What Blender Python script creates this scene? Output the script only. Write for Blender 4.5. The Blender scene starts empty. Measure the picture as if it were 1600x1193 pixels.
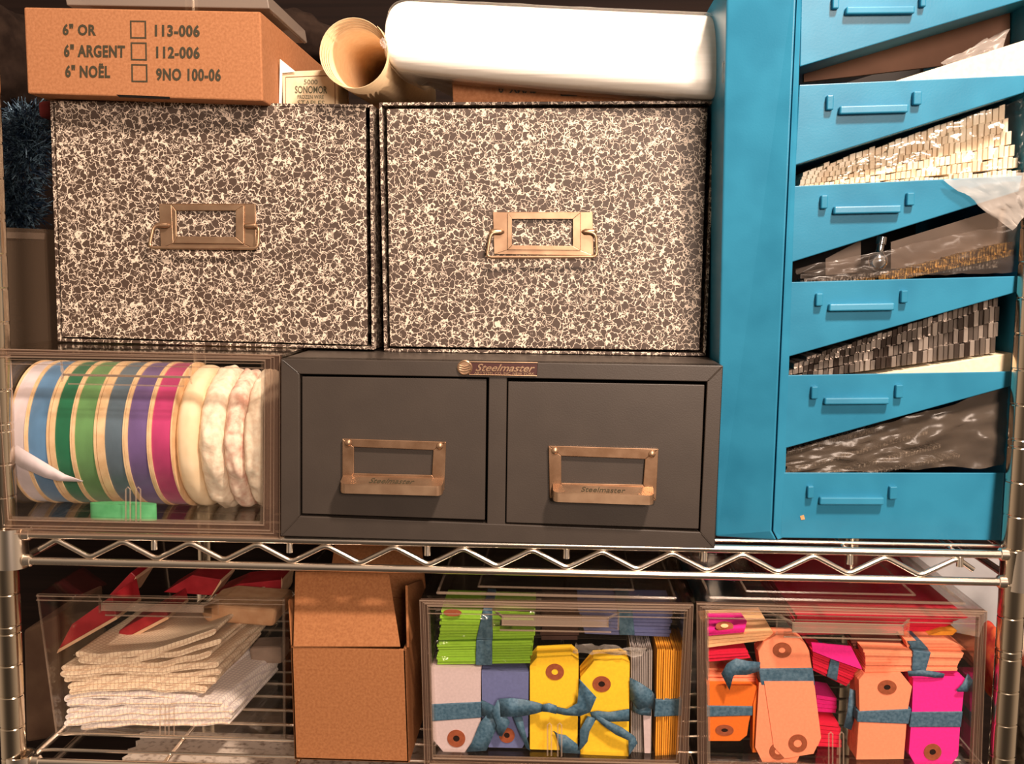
import bpy, bmesh, math, random
from mathutils import Vector, Matrix, noise
from math import sin, cos, pi, radians
random.seed(7)
SC = bpy.context.scene
COL = SC.collection

# ------------------------------------------------------------------ camera
PITCH, YAW, ROLL, FPX = 6.0, 2.6, 0.5, 1600.0
CAM = Vector((0, -0.75, 0))
_p, _y, _r = radians(PITCH), radians(YAW), radians(ROLL)
FWD = Vector((-sin(_y) * cos(_p), cos(_y) * cos(_p), -sin(_p)))
_R = FWD.cross(Vector((0, 0, 1))).normalized()
_U = _R.cross(FWD)
RGT = _R * cos(_r) + _U * sin(_r)
UPV = _U * cos(_r) - _R * sin(_r)
cd = bpy.data.cameras.new('camera')
cd.sensor_width = 36.0
cd.lens = 36.0 * FPX / 1600.0
cd.clip_start = 0.02
cam = bpy.data.objects.new('camera', cd)
cam.matrix_world = Matrix(((RGT.x, UPV.x, -FWD.x, CAM.x), (RGT.y, UPV.y, -FWD.y, CAM.y),
                           (RGT.z, UPV.z, -FWD.z, CAM.z), (0, 0, 0, 1)))
COL.objects.link(cam)
SC.camera = cam

# ------------------------------------------------------------------ light
SC.view_settings.view_transform = 'Standard'
SC.view_settings.look = 'None'
SC.view_settings.exposure = 0.0
SC.view_settings.gamma = 1.0
wd = bpy.data.worlds.new('room_light')
wd.use_nodes = True
SC.world = wd
_nt = wd.node_tree
_bg = _nt.nodes['Background']
_bg.inputs[0].default_value = (1.0, 0.74, 0.52, 1)
# a dim room: the two side walls and the ceiling are brighter than the end behind the photographer
_tc = _nt.nodes.new('ShaderNodeTexCoord')
_sx = _nt.nodes.new('ShaderNodeSeparateXYZ')
_nt.links.new(_tc.outputs['Generated'], _sx.inputs[0])


def _math(op, a, b=None):
    n = _nt.nodes.new('ShaderNodeMath')
    n.operation = op
    for i, v in enumerate((a, b)):
        if v is None:
            continue
        if isinstance(v, (int, float)):
            n.inputs[i].default_value = v
        else:
            _nt.links.new(v, n.inputs[i])
    return n.outputs[0]


_side = _math('MULTIPLY', _math('POWER', _math('ABSOLUTE', _sx.outputs[0]), 3.0), 0.55)
_top = _math('MULTIPLY', _math('POWER', _math('MAXIMUM', _sx.outputs[2], 0.0), 1.5), 0.45)
_nt.links.new(_math('ADD', _math('ADD', _side, _top), 0.05), _bg.inputs[1])


def area(name, loc, target, size, power, color):
    ld = bpy.data.lights.new(name, 'AREA')
    ld.shape = 'DISK'
    ld.size = size
    ld.energy = power
    ld.color = color
    o = bpy.data.objects.new(name, ld)
    o.location = loc
    o.rotation_euler = (Vector(target) - Vector(loc)).to_track_quat('-Z', 'Y').to_euler()
    COL.objects.link(o)
    return o


area('ceiling_lamp', (0.34, -0.60, 0.80), (0.0, 0.05, -0.1), 0.12, 26.0, (1.0, 0.80, 0.65))
area('fill_light', (0.5, -2.1, 0.45), (0, 0, -0.15), 0.5, 44.0, (1.0, 0.78, 0.63))  # soft fill added behind the camera, not a lamp of the room

# ------------------------------------------------------------------ geometry helpers


def P(x, y, Y):
    """point on the plane at depth Y seen at this place of the photograph"""
    d = FWD + RGT * ((x - 800.0) / FPX) - UPV * ((y - 596.5) / FPX)
    return CAM + d * ((Y - CAM.y) / d.y)


def lerp(a, b, t):
    return a + (b - a) * t


def PL(pts, Y):
    return [P(x, y, Y) for x, y in pts]


class MB:
    def __init__(s):
        s.v, s.f, s.m = [], [], []

    def add(s, vs, fs, mi=0):
        o = len(s.v)
        s.v += [Vector(v) for v in vs]
        for k, f in enumerate(fs):
            s.f.append([i + o for i in f])
            s.m.append(mi[k] if isinstance(mi, (list, tuple)) else mi)
        return s

    def prism(s, pts, vec, m=0, ms=None):
        n = len(pts)
        vec = Vector(vec)
        ms = m if ms is None else ms
        vs = list(pts) + [p + vec for p in pts]
        fs = [list(range(n)), list(range(2 * n - 1, n - 1, -1))]
        mm = [m, m]
        for i in range(n):
            j = (i + 1) % n
            fs.append([i, j, n + j, n + i])
            mm.append(ms)
        return s.add(vs, fs, mm)

    def slab(s, px, Y, d, m=0, ms=None):
        return s.prism(PL(px, Y), (0, d, 0), m, ms)

    def box(s, a, b, m=0):
        a, b = Vector(a), Vector(b)
        return s.prism([Vector((a.x, a.y, a.z)), Vector((b.x, a.y, a.z)), Vector((b.x, a.y, b.z)), Vector((a.x, a.y, b.z))],
                       (0, b.y - a.y, 0), m)

    def loft(s, rings, m=0, cap=True, closed=True):
        n = len(rings[0])
        vs = [p for r in rings for p in r]
        fs = []
        for k in range(len(rings) - 1):
            for i in range(n if closed else n - 1):
                j = (i + 1) % n
                fs.append([k * n + i, k * n + j, (k + 1) * n + j, (k + 1) * n + i])
        if cap:
            fs.append(list(range(n)))
            fs.append(list(range(len(vs) - 1, len(vs) - n - 1, -1)))
        return s.add(vs, fs, m)

    def tube(s, pts, r, seg=10, m=0, closed=False):
        pts = [Vector(p) for p in pts]
        n = len(pts)
        rings = []
        up = None
        for i in range(n):
            if closed:
                t = pts[(i + 1) % n] - pts[i - 1]
            else:
                t = pts[min(i + 1, n - 1)] - pts[max(i - 1, 0)]
            t.normalize()
            if up is None:
                up = Vector((0, 0, 1)) if abs(t.z) < .9 else Vector((0, 1, 0))
            a = t.cross(up).normalized()
            up = a.cross(t).normalized()
            rr = r[i] if isinstance(r, (list, tuple)) else r
            rings.append([pts[i] + a * (cos(2 * pi * k / seg) * rr) + up * (sin(2 * pi * k / seg) * rr) for k in range(seg)])
        if closed:
            rings.append(rings[0])
        return s.loft(rings, m, cap=not closed)

    def lathe(s, c, ax, prof, seg=32, m=0, cap=True):
        """prof: list of (distance along axis, radius)"""
        ax = Vector(ax).normalized()
        u = ax.orthogonal().normalized()
        w = ax.cross(u)
        c = Vector(c)
        rings = [[c + ax * h + (u * cos(2 * pi * k / seg) + w * sin(2 * pi * k / seg)) * r for k in range(seg)] for h, r in prof]
        return s.loft(rings, m, cap)

    def ring(s, c, r0, r1, t, seg=28, m=0):
        """flat washer facing -Y"""
        rings = []
        for (r, y) in ((r0, 0), (r1, 0), (r1, t), (r0, t), (r0, 0)):
            rings.append([c + Vector((cos(2 * pi * k / seg) * r, y, sin(2 * pi * k / seg) * r)) for k in range(seg)])
        return s.loft(rings, m, cap=False)

    def grid(s, f, nx, ny, m=0, thick=0.0):
        vs = [f(i / nx, j / ny) for j in range(ny + 1) for i in range(nx + 1)]
        fs = [[j * (nx + 1) + i, j * (nx + 1) + i + 1, (j + 1) * (nx + 1) + i + 1, (j + 1) * (nx + 1) + i]
              for j in range(ny) for i in range(nx)]
        return s.add(vs, fs, m)

    def build(s, name, mats, parent=None, label=None, cat=None, group=None, kind=None,
              bevel=0, seg=2, smooth=False, angle=40, solid=0.0, keep=False):
        me = bpy.data.meshes.new(name)
        lo = [min(v[i] for v in s.v) for i in range(3)]
        hi = [max(v[i] for v in s.v) for i in range(3)]
        org = Vector(((lo[0] + hi[0]) / 2, (lo[1] + hi[1]) / 2, lo[2]))
        me.from_pydata([v - org for v in s.v], [], s.f)
        if not isinstance(mats, (list, tuple)):
            mats = [mats]
        for m in mats:
            me.materials.append(m)
        me.polygons.foreach_set('material_index', s.m)
        bm = bmesh.new()
        bm.from_mesh(me)
        if not keep:
            bmesh.ops.recalc_face_normals(bm, faces=bm.faces)
        bm.to_mesh(me)
        bm.free()
        if smooth:
            me.polygons.foreach_set('use_smooth', [True] * len(me.polygons))
            me.set_sharp_from_angle(angle=radians(angle))
        o = bpy.data.objects.new(name, me)
        COL.objects.link(o)
        o['w'] = list(org)
        if parent is not None:
            o.parent = parent
            o.location = org - Vector(parent['w'])
        else:
            o.location = org
        if solid:
            sm = o.modifiers.new('thickness', 'SOLIDIFY')
            sm.thickness = solid
            sm.offset = 0
        if bevel:
            b = o.modifiers.new('bevel', 'BEVEL')
            b.width = bevel
            b.segments = seg
            b.limit_method = 'ANGLE'
            b.angle_limit = radians(35)
        tag(o, label, cat, group, kind)
        return o


def tag(o, label=None, cat=None, group=None, kind=None):
    for k, v in (('label', label), ('category', cat), ('group', group), ('kind', kind)):
        if v:
            o[k] = v
    return o


def thing(name, loc, label, cat, group=None):
    o = bpy.data.objects.new(name, None)
    o.empty_display_size = 0.02
    o.location = loc
    COL.objects.link(o)
    o['w'] = list(loc)
    return tag(o, label, cat, group)


def text(name, body, px, Y, m, parent, shear=0.0, bold=0.0, ext=0.0003, space=1.0, corners=None):
    """lettering fitted to the rectangle px = (x0, y0, x1, y1) at depth Y"""
    cu = bpy.data.curves.new(name, 'FONT')
    cu.body = body
    cu.shear = shear
    cu.offset = bold
    cu.space_character = space
    cu.resolution_u = 3
    t = bpy.data.objects.new(name, cu)
    COL.objects.link(t)
    me = bpy.data.meshes.new_from_object(t.evaluated_get(bpy.context.evaluated_depsgraph_get()))
    COL.objects.unlink(t)
    bpy.data.objects.remove(t)
    xs = [v.co.x for v in me.vertices]
    ys = [v.co.y for v in me.vertices]
    x0, y0, x1, y1 = px
    slope = 0.014
    bl, br, tl = P(x0, y1, Y), P(x1, y1 + (x1 - x0) * slope, Y), P(x0, y0, Y)
    if corners:
        bl, br, tl = corners
    mb = MB()
    vs = []
    for v in me.vertices:
        a = (v.co.x - min(xs)) / (max(xs) - min(xs))
        b = (v.co.y - min(ys)) / (max(ys) - min(ys))
        vs.append(bl + (br - bl) * a + (tl - bl) * b)
    fs = [list(p.vertices) for p in me.polygons]
    mb.add(vs, fs)
    o = mb.build(name, m, parent, solid=ext)
    bpy.data.meshes.remove(me)
    return o


# ------------------------------------------------------------------ materials
def mat(name, base=(.5, .5, .5), rough=.5, metal=0.0, spec=.5, **k):
    m = bpy.data.materials.new(name)
    m.use_nodes = True
    b = m.node_tree.nodes['Principled BSDF']
    b.inputs['Base Color'].default_value = (*base, 1)
    b.inputs['Roughness'].default_value = rough
    b.inputs['Metallic'].default_value = metal
    b.inputs['Specular IOR Level'].default_value = spec
    if 'sheen' in k:
        b.inputs['Sheen Weight'].default_value = k['sheen']
    if 'coat' in k:
        b.inputs['Coat Weight'].default_value = k['coat']
        b.inputs['Coat Roughness'].default_value = .15
    return m


def N(m, typ, **k):
    n = m.node_tree.nodes.new(typ)
    for a, v in k.items():
        if a.startswith('i_'):
            n.inputs[a[2:].replace('_', ' ')].default_value = v
        else:
            setattr(n, a, v)
    return n


def L(m, a, b):
    m.node_tree.links.new(a, b)


def pos(m):
    return N(m, 'ShaderNodeNewGeometry').outputs['Position']


def noisy(name, c0, c1, scale=200, rough=.6, bump=0.0, detail=4, stretch=None, metal=0.0, spec=.4, lo=.35, hi=.65, bscale=None, **k):
    m = mat(name, c0, rough, metal, spec, **k)
    b = m.node_tree.nodes['Principled BSDF']
    src = pos(m)
    if stretch:
        mp = N(m, 'ShaderNodeMapping')
        mp.inputs['Scale'].default_value = stretch
        L(m, src, mp.inputs['Vector'])
        src = mp.outputs[0]
    n = N(m, 'ShaderNodeTexNoise', i_Scale=scale, i_Detail=detail)
    L(m, src, n.inputs['Vector'])
    r = N(m, 'ShaderNodeValToRGB')
    r.color_ramp.elements[0].position, r.color_ramp.elements[1].position = lo, hi
    r.color_ramp.elements[0].color = (*c0, 1)
    r.color_ramp.elements[1].color = (*c1, 1)
    L(m, n.outputs['Fac'], r.inputs['Fac'])
    L(m, r.outputs['Color'], b.inputs['Base Color'])
    if bump:
        n2 = n
        if bscale:
            n2 = N(m, 'ShaderNodeTexNoise', i_Scale=bscale, i_Detail=2)
            L(m, src, n2.inputs['Vector'])
        bp = N(m, 'ShaderNodeBump', i_Strength=bump, i_Distance=.0008)
        L(m, n2.outputs['Fac'], bp.inputs['Height'])
        L(m, bp.outputs['Normal'], b.inputs['Normal'])
    return m


def marble_paper():
    m = mat('marbled_composition_paper', (.03, .02, .015), .55)
    b = m.node_tree.nodes['Principled BSDF']
    p = pos(m)
    nz = N(m, 'ShaderNodeTexNoise', i_Scale=250.0, i_Detail=1.5)
    L(m, p, nz.inputs['Vector'])
    sub = N(m, 'ShaderNodeVectorMath', operation='SUBTRACT')
    sub.inputs[1].default_value = (.5, .5, .5)
    L(m, nz.outputs['Color'], sub.inputs[0])
    scl = N(m, 'ShaderNodeVectorMath', operation='SCALE')
    scl.inputs['Scale'].default_value = .0078
    L(m, sub.outputs[0], scl.inputs[0])
    ad = N(m, 'ShaderNodeVectorMath', operation='ADD')
    L(m, p, ad.inputs[0])
    L(m, scl.outputs[0], ad.inputs[1])
    mp = N(m, 'ShaderNodeMapping')
    mp.inputs['Scale'].default_value = (1, .4, 1.12)
    mp.inputs['Rotation'].default_value = (0, .35, 0)
    L(m, ad.outputs[0], mp.inputs['Vector'])
    vo = N(m, 'ShaderNodeTexVoronoi', feature='DISTANCE_TO_EDGE', i_Scale=172.0)
    L(m, mp.outputs[0], vo.inputs['Vector'])
    vo2 = N(m, 'ShaderNodeTexVoronoi', feature='DISTANCE_TO_EDGE', i_Scale=300.0)
    L(m, mp.outputs[0], vo2.inputs['Vector'])
    wn = N(m, 'ShaderNodeTexNoise', i_Scale=210.0, i_Detail=2.0)
    L(m, p, wn.inputs['Vector'])
    # line width wanders and sometimes breaks the line
    w = N(m, 'ShaderNodeMapRange')
    w.inputs['From Min'].default_value = .32
    w.inputs['From Max'].default_value = .7
    w.inputs['To Min'].default_value = .018
    w.inputs['To Max'].default_value = .06
    L(m, wn.outputs['Fac'], w.inputs['Value'])
    lt = N(m, 'ShaderNodeMath', operation='LESS_THAN')
    L(m, vo.outputs['Distance'], lt.inputs[0])
    L(m, w.outputs[0], lt.inputs[1])
    w2 = N(m, 'ShaderNodeMapRange')
    w2.inputs['From Min'].default_value = .5
    w2.inputs['From Max'].default_value = .72
    w2.inputs['To Min'].default_value = .0
    w2.inputs['To Max'].default_value = .08
    wn2 = N(m, 'ShaderNodeTexNoise', i_Scale=150.0, i_Detail=1.0)
    L(m, mp.outputs[0], wn2.inputs['Vector'])
    L(m, wn2.outputs['Fac'], w2.inputs['Value'])
    lt2 = N(m, 'ShaderNodeMath', operation='LESS_THAN')
    L(m, vo2.outputs['Distance'], lt2.inputs[0])
    L(m, w2.outputs[0], lt2.inputs[1])
    mx = N(m, 'ShaderNodeMath', operation='MAXIMUM')
    L(m, lt.outputs[0], mx.inputs[0])
    L(m, lt2.outputs[0], mx.inputs[1])
    mc = N(m, 'ShaderNodeMix', data_type='RGBA')
    mc.inputs['A'].default_value = (.056, .033, .022, 1)
    mc.inputs['B'].default_value = (.68, .56, .45, 1)
    L(m, mx.outputs[0], mc.inputs['Factor'])
    L(m, mc.outputs['Result'], b.inputs['Base Color'])
    return m


def clear(name, tint=(.985, .98, .97), base=.05, rough=.07, gloss=(1, .97, .93), wr=0.0, wscale=60):
    m = bpy.data.materials.new(name)
    m.use_nodes = True
    nt = m.node_tree
    for n in list(nt.nodes):
        if n.type != 'OUTPUT_MATERIAL':
            nt.nodes.remove(n)
    out = nt.nodes['Material Output']
    tr = N(m, 'ShaderNodeBsdfTransparent')
    tr.inputs[0].default_value = (*tint, 1)
    gl = N(m, 'ShaderNodeBsdfGlossy')
    gl.inputs['Color'].default_value = (*gloss, 1)
    gl.inputs['Roughness'].default_value = rough
    # thin-sheet reflectance, the same from both sides of the sheet
    geo = N(m, 'ShaderNodeNewGeometry')
    dot = N(m, 'ShaderNodeVectorMath', operation='DOT_PRODUCT')
    L(m, geo.outputs['Incoming'], dot.inputs[0])
    ab = N(m, 'ShaderNodeMath', operation='ABSOLUTE')
    L(m, dot.outputs['Value'], ab.inputs[0])
    inv = N(m, 'ShaderNodeMath', operation='SUBTRACT', use_clamp=True)
    inv.inputs[0].default_value = 1.0
    L(m, ab.outputs[0], inv.inputs[1])
    pw = N(m, 'ShaderNodeMath', operation='POWER')
    pw.inputs[1].default_value = 5.0
    L(m, inv.outputs[0], pw.inputs[0])
    ad = N(m, 'ShaderNodeMath', operation='MULTIPLY_ADD', use_clamp=True)
    ad.inputs[1].default_value = .7
    ad.inputs[2].default_value = base
    L(m, pw.outputs[0], ad.inputs[0])
    if wr:
        n = N(m, 'ShaderNodeTexNoise', i_Scale=wscale, i_Detail=3.0)
        L(m, pos(m), n.inputs['Vector'])
        bp = N(m, 'ShaderNodeBump', i_Strength=wr, i_Distance=.004)
        L(m, n.outputs['Fac'], bp.inputs['Height'])
        L(m, bp.outputs[0], gl.inputs['Normal'])
        L(m, bp.outputs[0], dot.inputs[1])
    else:
        L(m, geo.outputs['Normal'], dot.inputs[1])
    mix = N(m, 'ShaderNodeMixShader')
    L(m, ad.outputs[0], mix.inputs[0])
    L(m, tr.outputs[0], mix.inputs[1])
    L(m, gl.outputs[0], mix.inputs[2])
    L(m, mix.outputs[0], out.inputs['Surface'])
    return m


def milky(name, col, opacity, rough=.25, tint=(.9, .87, .83)):
    """part see-through, part scattering plastic (thick edges, hazy film)"""
    m = mat(name, col, rough)
    nt = m.node_tree
    b = nt.nodes['Principled BSDF']
    out = nt.nodes['Material Output']
    tr = N(m, 'ShaderNodeBsdfTransparent')
    tr.inputs[0].default_value = (*tint, 1)
    mix = N(m, 'ShaderNodeMixShader')
    mix.inputs[0].default_value = opacity
    L(m, tr.outputs[0], mix.inputs[1])
    L(m, b.outputs[0], mix.inputs[2])
    L(m, mix.outputs[0], out.inputs['Surface'])
    return m


MARBLE = marble_paper()
BLACK = mat('black_gap', (.006, .005, .004), .8, spec=.1)
KRAFT = noisy('kraft_cardboard', (.31, .128, .055), (.39, .17, .078), 500, .8, bump=.15, spec=.2)
KRAFT_D = noisy('brown_box_cardboard', (.26, .098, .036), (.33, .135, .052), 500, .8, bump=.15, spec=.2)
KRAFT_IN = noisy('kraft_cardboard_inside', (.30, .14, .065), (.36, .18, .08), 400, .85, spec=.15)
INK = mat('dark_printing_ink', (.035, .028, .012), .6)
GREY = noisy('grey_enamelled_steel', (.043, .033, .027), (.048, .037, .030), 40, .38, bump=.06, bscale=900, spec=.45)
BRASS = noisy('aged_nickel_plate', (.34, .21, .13), (.46, .305, .195), 60, .4, metal=.85)
BRASS_D = noisy('tarnished_nickel_plate', (.33, .19, .11), (.47, .29, .18), 80, .32, metal=.85)
BADGE = mat('dark_red_badge_enamel', (.05, .012, .01), .4)
CHROME = mat('chrome_plated_wire', (.86, .76, .66), .27, metal=1.0)
POST = mat('chrome_plated_post', (.66, .55, .43), .17, metal=1.0)
BLUE = noisy('turquoise_enamelled_steel', (.018, .165, .285), (.025, .205, .345), 26, .36, bump=.05, bscale=700, spec=.3, detail=2)
CLEAR = clear('clear_styrene', base=.045)
EDGE = milky('clear_styrene_thick_edge', (.50, .37, .28), .24, .10, (.96, .94, .92))  # milky tint stands in for the light that gathers in the plastic's edges
RIM = milky('clear_styrene_frame', (.30, .19, .14), .15, .10, (.80, .74, .70))
FILM = clear('clear_polythene_film', (.96, .94, .91), .06, .14, wr=.45, wscale=70)
HAZE = milky('hazy_polythene_film', (.62, .55, .5), .30, .3)
CREAM = noisy('cream_paper', (.80, .66, .46), (.86, .73, .53), 300, .75, spec=.2)
WHITE = noisy('white_felt_paper', (.86, .82, .75), (.9, .87, .8), 200, .8, spec=.2)
RIBBON = noisy('slate_blue_seam_ribbon', (.035, .095, .155), (.085, .17, .25), 420, .55, bump=.35, detail=5, spec=.4)
RINGM = noisy('brown_fibre_ring', (.27, .06, .02), (.33, .08, .03), 400, .7)
HOLE = mat('punched_hole', (.02, .01, .008), .9, spec=.1)
WALL = noisy('dark_brown_panelling', (.008, .004, .003), (.014, .007, .005), 12, .8, stretch=(.2, 1, 14), spec=.15)
DARK_FLEECE = noisy('dark_brown_cloth', (.014, .008, .006), (.03, .018, .013), 60, .95, spec=.1)  # the cloth itself is dark brown

# ------------------------------------------------------------------ setting
ZU, ZL = -0.1982, -0.3805       # tops of the two wire shelves
mb = MB()
mb.box((-1.3, .52, -1.2), (1.3, .54, .9))
mb.build('wall_back', WALL, kind='structure')

# ------------------------------------------------------------------ wire shelving unit
rack = thing('wire_shelving_unit', (-.04, 0, -.42),
             'chrome wire shelving unit with grooved posts and zigzag front truss that carries everything', 'shelving')
XL, XR = -.4065, .3345           # rail ends
PXL, PXR = -.4195, .3425


def post(px_top, px_bot, yc, name='post'):
    a = P(*px_top, yc)
    b = P(*px_bot, yc)
    d = (b - a) / (b.z - a.z)
    z0, z1 = -.62, .36
    m_ = MB()
    prof = []
    r = .0093
    z = z0
    ring_gap = .0254
    k = 0
    while z < z1:
        for dz, rr in ((0, r), (ring_gap - .0022, r), (ring_gap - .0016, r * .955), (ring_gap - .0006, r * .955)):
            prof.append((z + dz, rr))
        if k % 6 == 0:
            prof[-2:] = [(z + ring_gap - .0016, r * .955), (z + ring_gap - .0006, r * .955)]
            for dz, rr in ((ring_gap, r), (ring_gap + .0035, r), (ring_gap + .0041, r * .955), (ring_gap + .0051, r * .955)):
                prof.append((z + dz, rr))
            z += .0057
        z += ring_gap
        k += 1
    rings = []
    for h, rr in prof:
        c = a + d * (h - a.z)
        rings.append([c + Vector((cos(2 * pi * q / 28) * rr, sin(2 * pi * q / 28) * rr, 0)) for q in range(28)])
    m_.loft(rings)
    return m_.build(name, POST, rack, smooth=True, angle=30), a, d


post((10, 890), (21, 1160), .004)
post((1583, 900), (1565, 1190), .004)
for xx in (PXL, PXR):
    m_ = MB()
    m_.lathe((xx, .43, -.62), (0, 0, 1), [(0, .0095), (.98, .0095)], 20)
    m_.build('post', POST, rack, smooth=True)


def wire_shelf(z_top, truss=True, z_low=None):
    zr = z_top - .003
    fr = MB()
    zl = z_low if z_low else zr - .0207
    for (y, zz) in ((0, zr), (0, zl), (.43, zr), (.43, zl)):
        fr.tube([(XL, y, zz), (XR, y, zz)], .0031, 12)
    for x in (XL - .006, XR + .004):
        fr.tube([(x, 0, zr), (x, .43, zr)], .003, 10)
        fr.tube([(x, 0, zl), (x, .43, zl)], .003, 10)
    frame = fr.build('shelf_frame', CHROME, rack, smooth=True)
    # zigzag truss
    for y in (0.0, .43):
        zz = MB()
        n = 8
        pitch = P(283, 876, 0).x - P(180, 876, 0).x
        x0 = P(62, 857, y).x if y == 0 else XL + .015
        pts = []
        hi_, lo_ = zr - .0036, zl + .0036
        xk = P(88, 842, 0).x
        seq = [(x0, hi_ - .008)]
        k = 0
        while xk < XR - .012:
            seq.append((xk, hi_ if k % 2 == 0 else lo_))
            xk += ZP / 2
            k += 1
        seq[-1] = (min(seq[-1][0], XR - .02), seq[-1][1])
        # round the bends
        out = [Vector((seq[0][0], y, seq[0][1]))]
        for i in range(1, len(seq) - 1):
            a, b, c = [Vector((s[0], y, s[1])) for s in seq[i - 1:i + 2]]
            p0, p1 = b + (a - b) * .13, b + (c - b) * .13
            for t in (0, .25, .5, .75, 1):
                out.append((p0 * (1 - t) ** 2 + b * (2 * t * (1 - t)) + p1 * t * t))
        a = Vector((seq[-1][0], y, seq[-1][1]))
        out.append(out[-1].lerp(a, .55))
        zz.tube(out, .0021, 10)
        zz.build('truss_wire', CHROME, frame, smooth=True)
    # surface wires left to right
    k = 0
    y = .0175
    while y < .42:
        w = MB()
        w.tube([(XL - .006, y, zr + .0008), (XL + .006, y, zr + .0018), (XR - .006, y, zr + .0018), (XR + .006, y, zr + .0008)], .0013, 8)
        w.build('surface_wire', CHROME, frame, smooth=True)
        y += .0285
    # cross wires front to back, their ends turned down over the front rail
    for px in (242, 453, 668, 885, 1100, 1328, 1500):
        x = P(px, 866, 0).x
        w = MB()
        w.tube([(x, -.0005, zr - .0095), (x, -.0005, zr - .004), (x, .006, zr - .0014), (x, .424, zr - .0014)], [.0026, .0026, .0018, .0018], 10)
        w.build('cross_wire', CHROME, frame, smooth=True)
    # corner collars that grip the posts
    for (x, s) in ((PXL, 1), (PXR, -1)):
        for y in (.004, .43):
            c = MB()
            c.lathe((x, y, zl - .006), (0, 0, 1), [(0, .0115), (0, .0125), (.031, .0115), (.031, .0098), (0, .0098)], 24, cap=False)
            if y < .1:
                for zq in (zr, zl):
                    c.lathe((x + s * .0105, y - .003, zq), (s, 0, 0), [(0, .003), (.001, .0048), (.006, .0048), (.0075, .003)], 14)
            c.build('corner_collar', CHROME, frame, smooth=True)
    return frame


ZP = (P(1388, 866, 0).x - P(88, 842, 0).x) / 12.0
ZP = P(299, 850, 0).x - P(190, 845, 0).x
ZP = (P(1383, 868, 0).x - P(88, 842, 0).x) / 12.0
wire_shelf(ZU)
wire_shelf(ZL)

# ------------------------------------------------------------------ grey two-drawer card cabinet
CY = -.008
cab = thing('card_file_cabinet', P(785, 846, .1), 'grey steel two-drawer card file cabinet with metal label pulls', 'file cabinet')
cab.location.z = ZU
cab['w'] = list(cab.location)
oTL, oTR, oBR, oBL = (439, 560), (1130, 571), (1117, 857), (438.5, 837)
iTL, iTR, iBR, iBL = (468, 584), (1105, 596), (1094, 831), (468, 806)
b = MB()
CD = .30
for q in ((oTL, oTR, iTR, iTL), (oTR, oBR, iBR, iTR), (oBR, oBL, iBL, iBR), (oBL, oTL, iTL, iBL)):
    b.slab(q, CY, .016)
b.slab(((764, 586), (792, 587), (789, 822), (761, 819)), CY + .0003, .016)
# shell behind the front frame
f4 = PL((oTL, oTR, oBR, oBL), CY)
t_ = .0012
for (i, j) in ((0, 1), (1, 2), (2, 3), (3, 0)):
    a_, c_ = f4[i], f4[j]
    cen = sum(f4, Vector()) / 4
    n_ = ((cen - (a_ + c_) / 2))
    n_ = Vector((0, 0, math.copysign(t_, n_.z))) if i % 2 == 0 else Vector((math.copysign(t_, n_.x), 0, 0))
    b.prism([a_, c_, c_ + n_, a_ + n_], (0, CD, 0))
b.prism([p + Vector((0, CD - .002, 0)) for p in f4], (0, .002, 0))
# strengthening lip between the drawers and the mitred corner seams
b.build('cabinet_body', GREY, cab, bevel=.0009)
for (a_, c_) in ((oTL, iTL), (oTR, iTR), (oBR, iBR), (oBL, iBL)):
    se = MB()
    v0, v1 = P(*a_, CY - .0002), P(*c_, CY - .0002)
    se.tube([v0.lerp(v1, .12), v0.lerp(v1, .9)], .00035, 6)
    se.build('mitre_seam', GREY, cab)


def pull(parent, pl, win, ledge, tx):
    """card holder frame with a ledge handle; pl, win: px quads; ledge: back-left, back-right (top), height px"""
    y = CY - .0016
    h = MB()
    o4, w4 = pl, win
    for i in range(4):
        j = (i + 1) % 4
        h.slab((o4[i], o4[j], w4[j], w4[i]), y, .0016)
    fr = h.build('card_holder', BRASS_D, parent, bevel=.0004)
    # ledge: flat tongue that leaves the plate and turns down into a lip
    l0, l1 = P(*ledge[0], y), P(*ledge[1], y)
    w = (l1 - l0)
    g = MB()
    out = .0125
    n = 7
    path = []
    rc = .004
    for k in range(n + 1):
        a = pi / 2 * k / n
        path.append(l0 + Vector((rc - rc * cos(a), 0, 0)) + Vector((0, -(out - rc) - rc * sin(a), 0)))
    for k in range(n + 1):
        a = pi / 2 * k / n
        path.append(l1 + Vector((-rc + rc * sin(a), 0, 0)) + Vector((0, -(out - rc) - rc * cos(a), 0)))
    for p_ in path:
        p_.z -= .0038 * (y - p_.y) / out      # the tongue slopes down to its lip
    ringp = [l0] + path + [l1]
    g.prism(ringp, (0, 0, .0009))
    hgt = .0062
    # the lip follows the rounded front edge
    inner = []
    cen = (l0 + l1) / 2
    for p in ringp:
        q = p.copy()
        q.x += math.copysign(.0009, cen.x - p.x)
        q.y = min(q.y + .0009, y)
        inner.append(q)
    for k in range(len(ringp) - 1):
        g.prism([ringp[k], ringp[k + 1], inner[k + 1], inner[k]], (0, 0, -hgt))
    g.build('pull_ledge', BRASS, fr, smooth=True, angle=35)
    for k, (a_, c_) in enumerate(((o4[0], w4[0]), (o4[1], w4[1]))):
        c = (P(*a_, y) + P(*c_, y)) / 2
        rv = MB()
        rv.lathe(c, (0, -1, 0), [(0, .0027), (.0009, .0024), (.0016, .0014), (.0018, .0003)], 16)
        rv.build('rivet', BRASS, fr, smooth=True, angle=60)
    text('lettering', 'Steelmaster', tx, y - .0004, INK, fr, shear=.3, ext=.0002,
         corners=[l0.lerp(l1, .28) + Vector((0, -.0105, -.0032 + .0011)), l0.lerp(l1, .72) + Vector((0, -.0105, -.0032 + .0011)), l0.lerp(l1, .28) + Vector((0, -.0035, -.0011 + .0011))])


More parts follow.
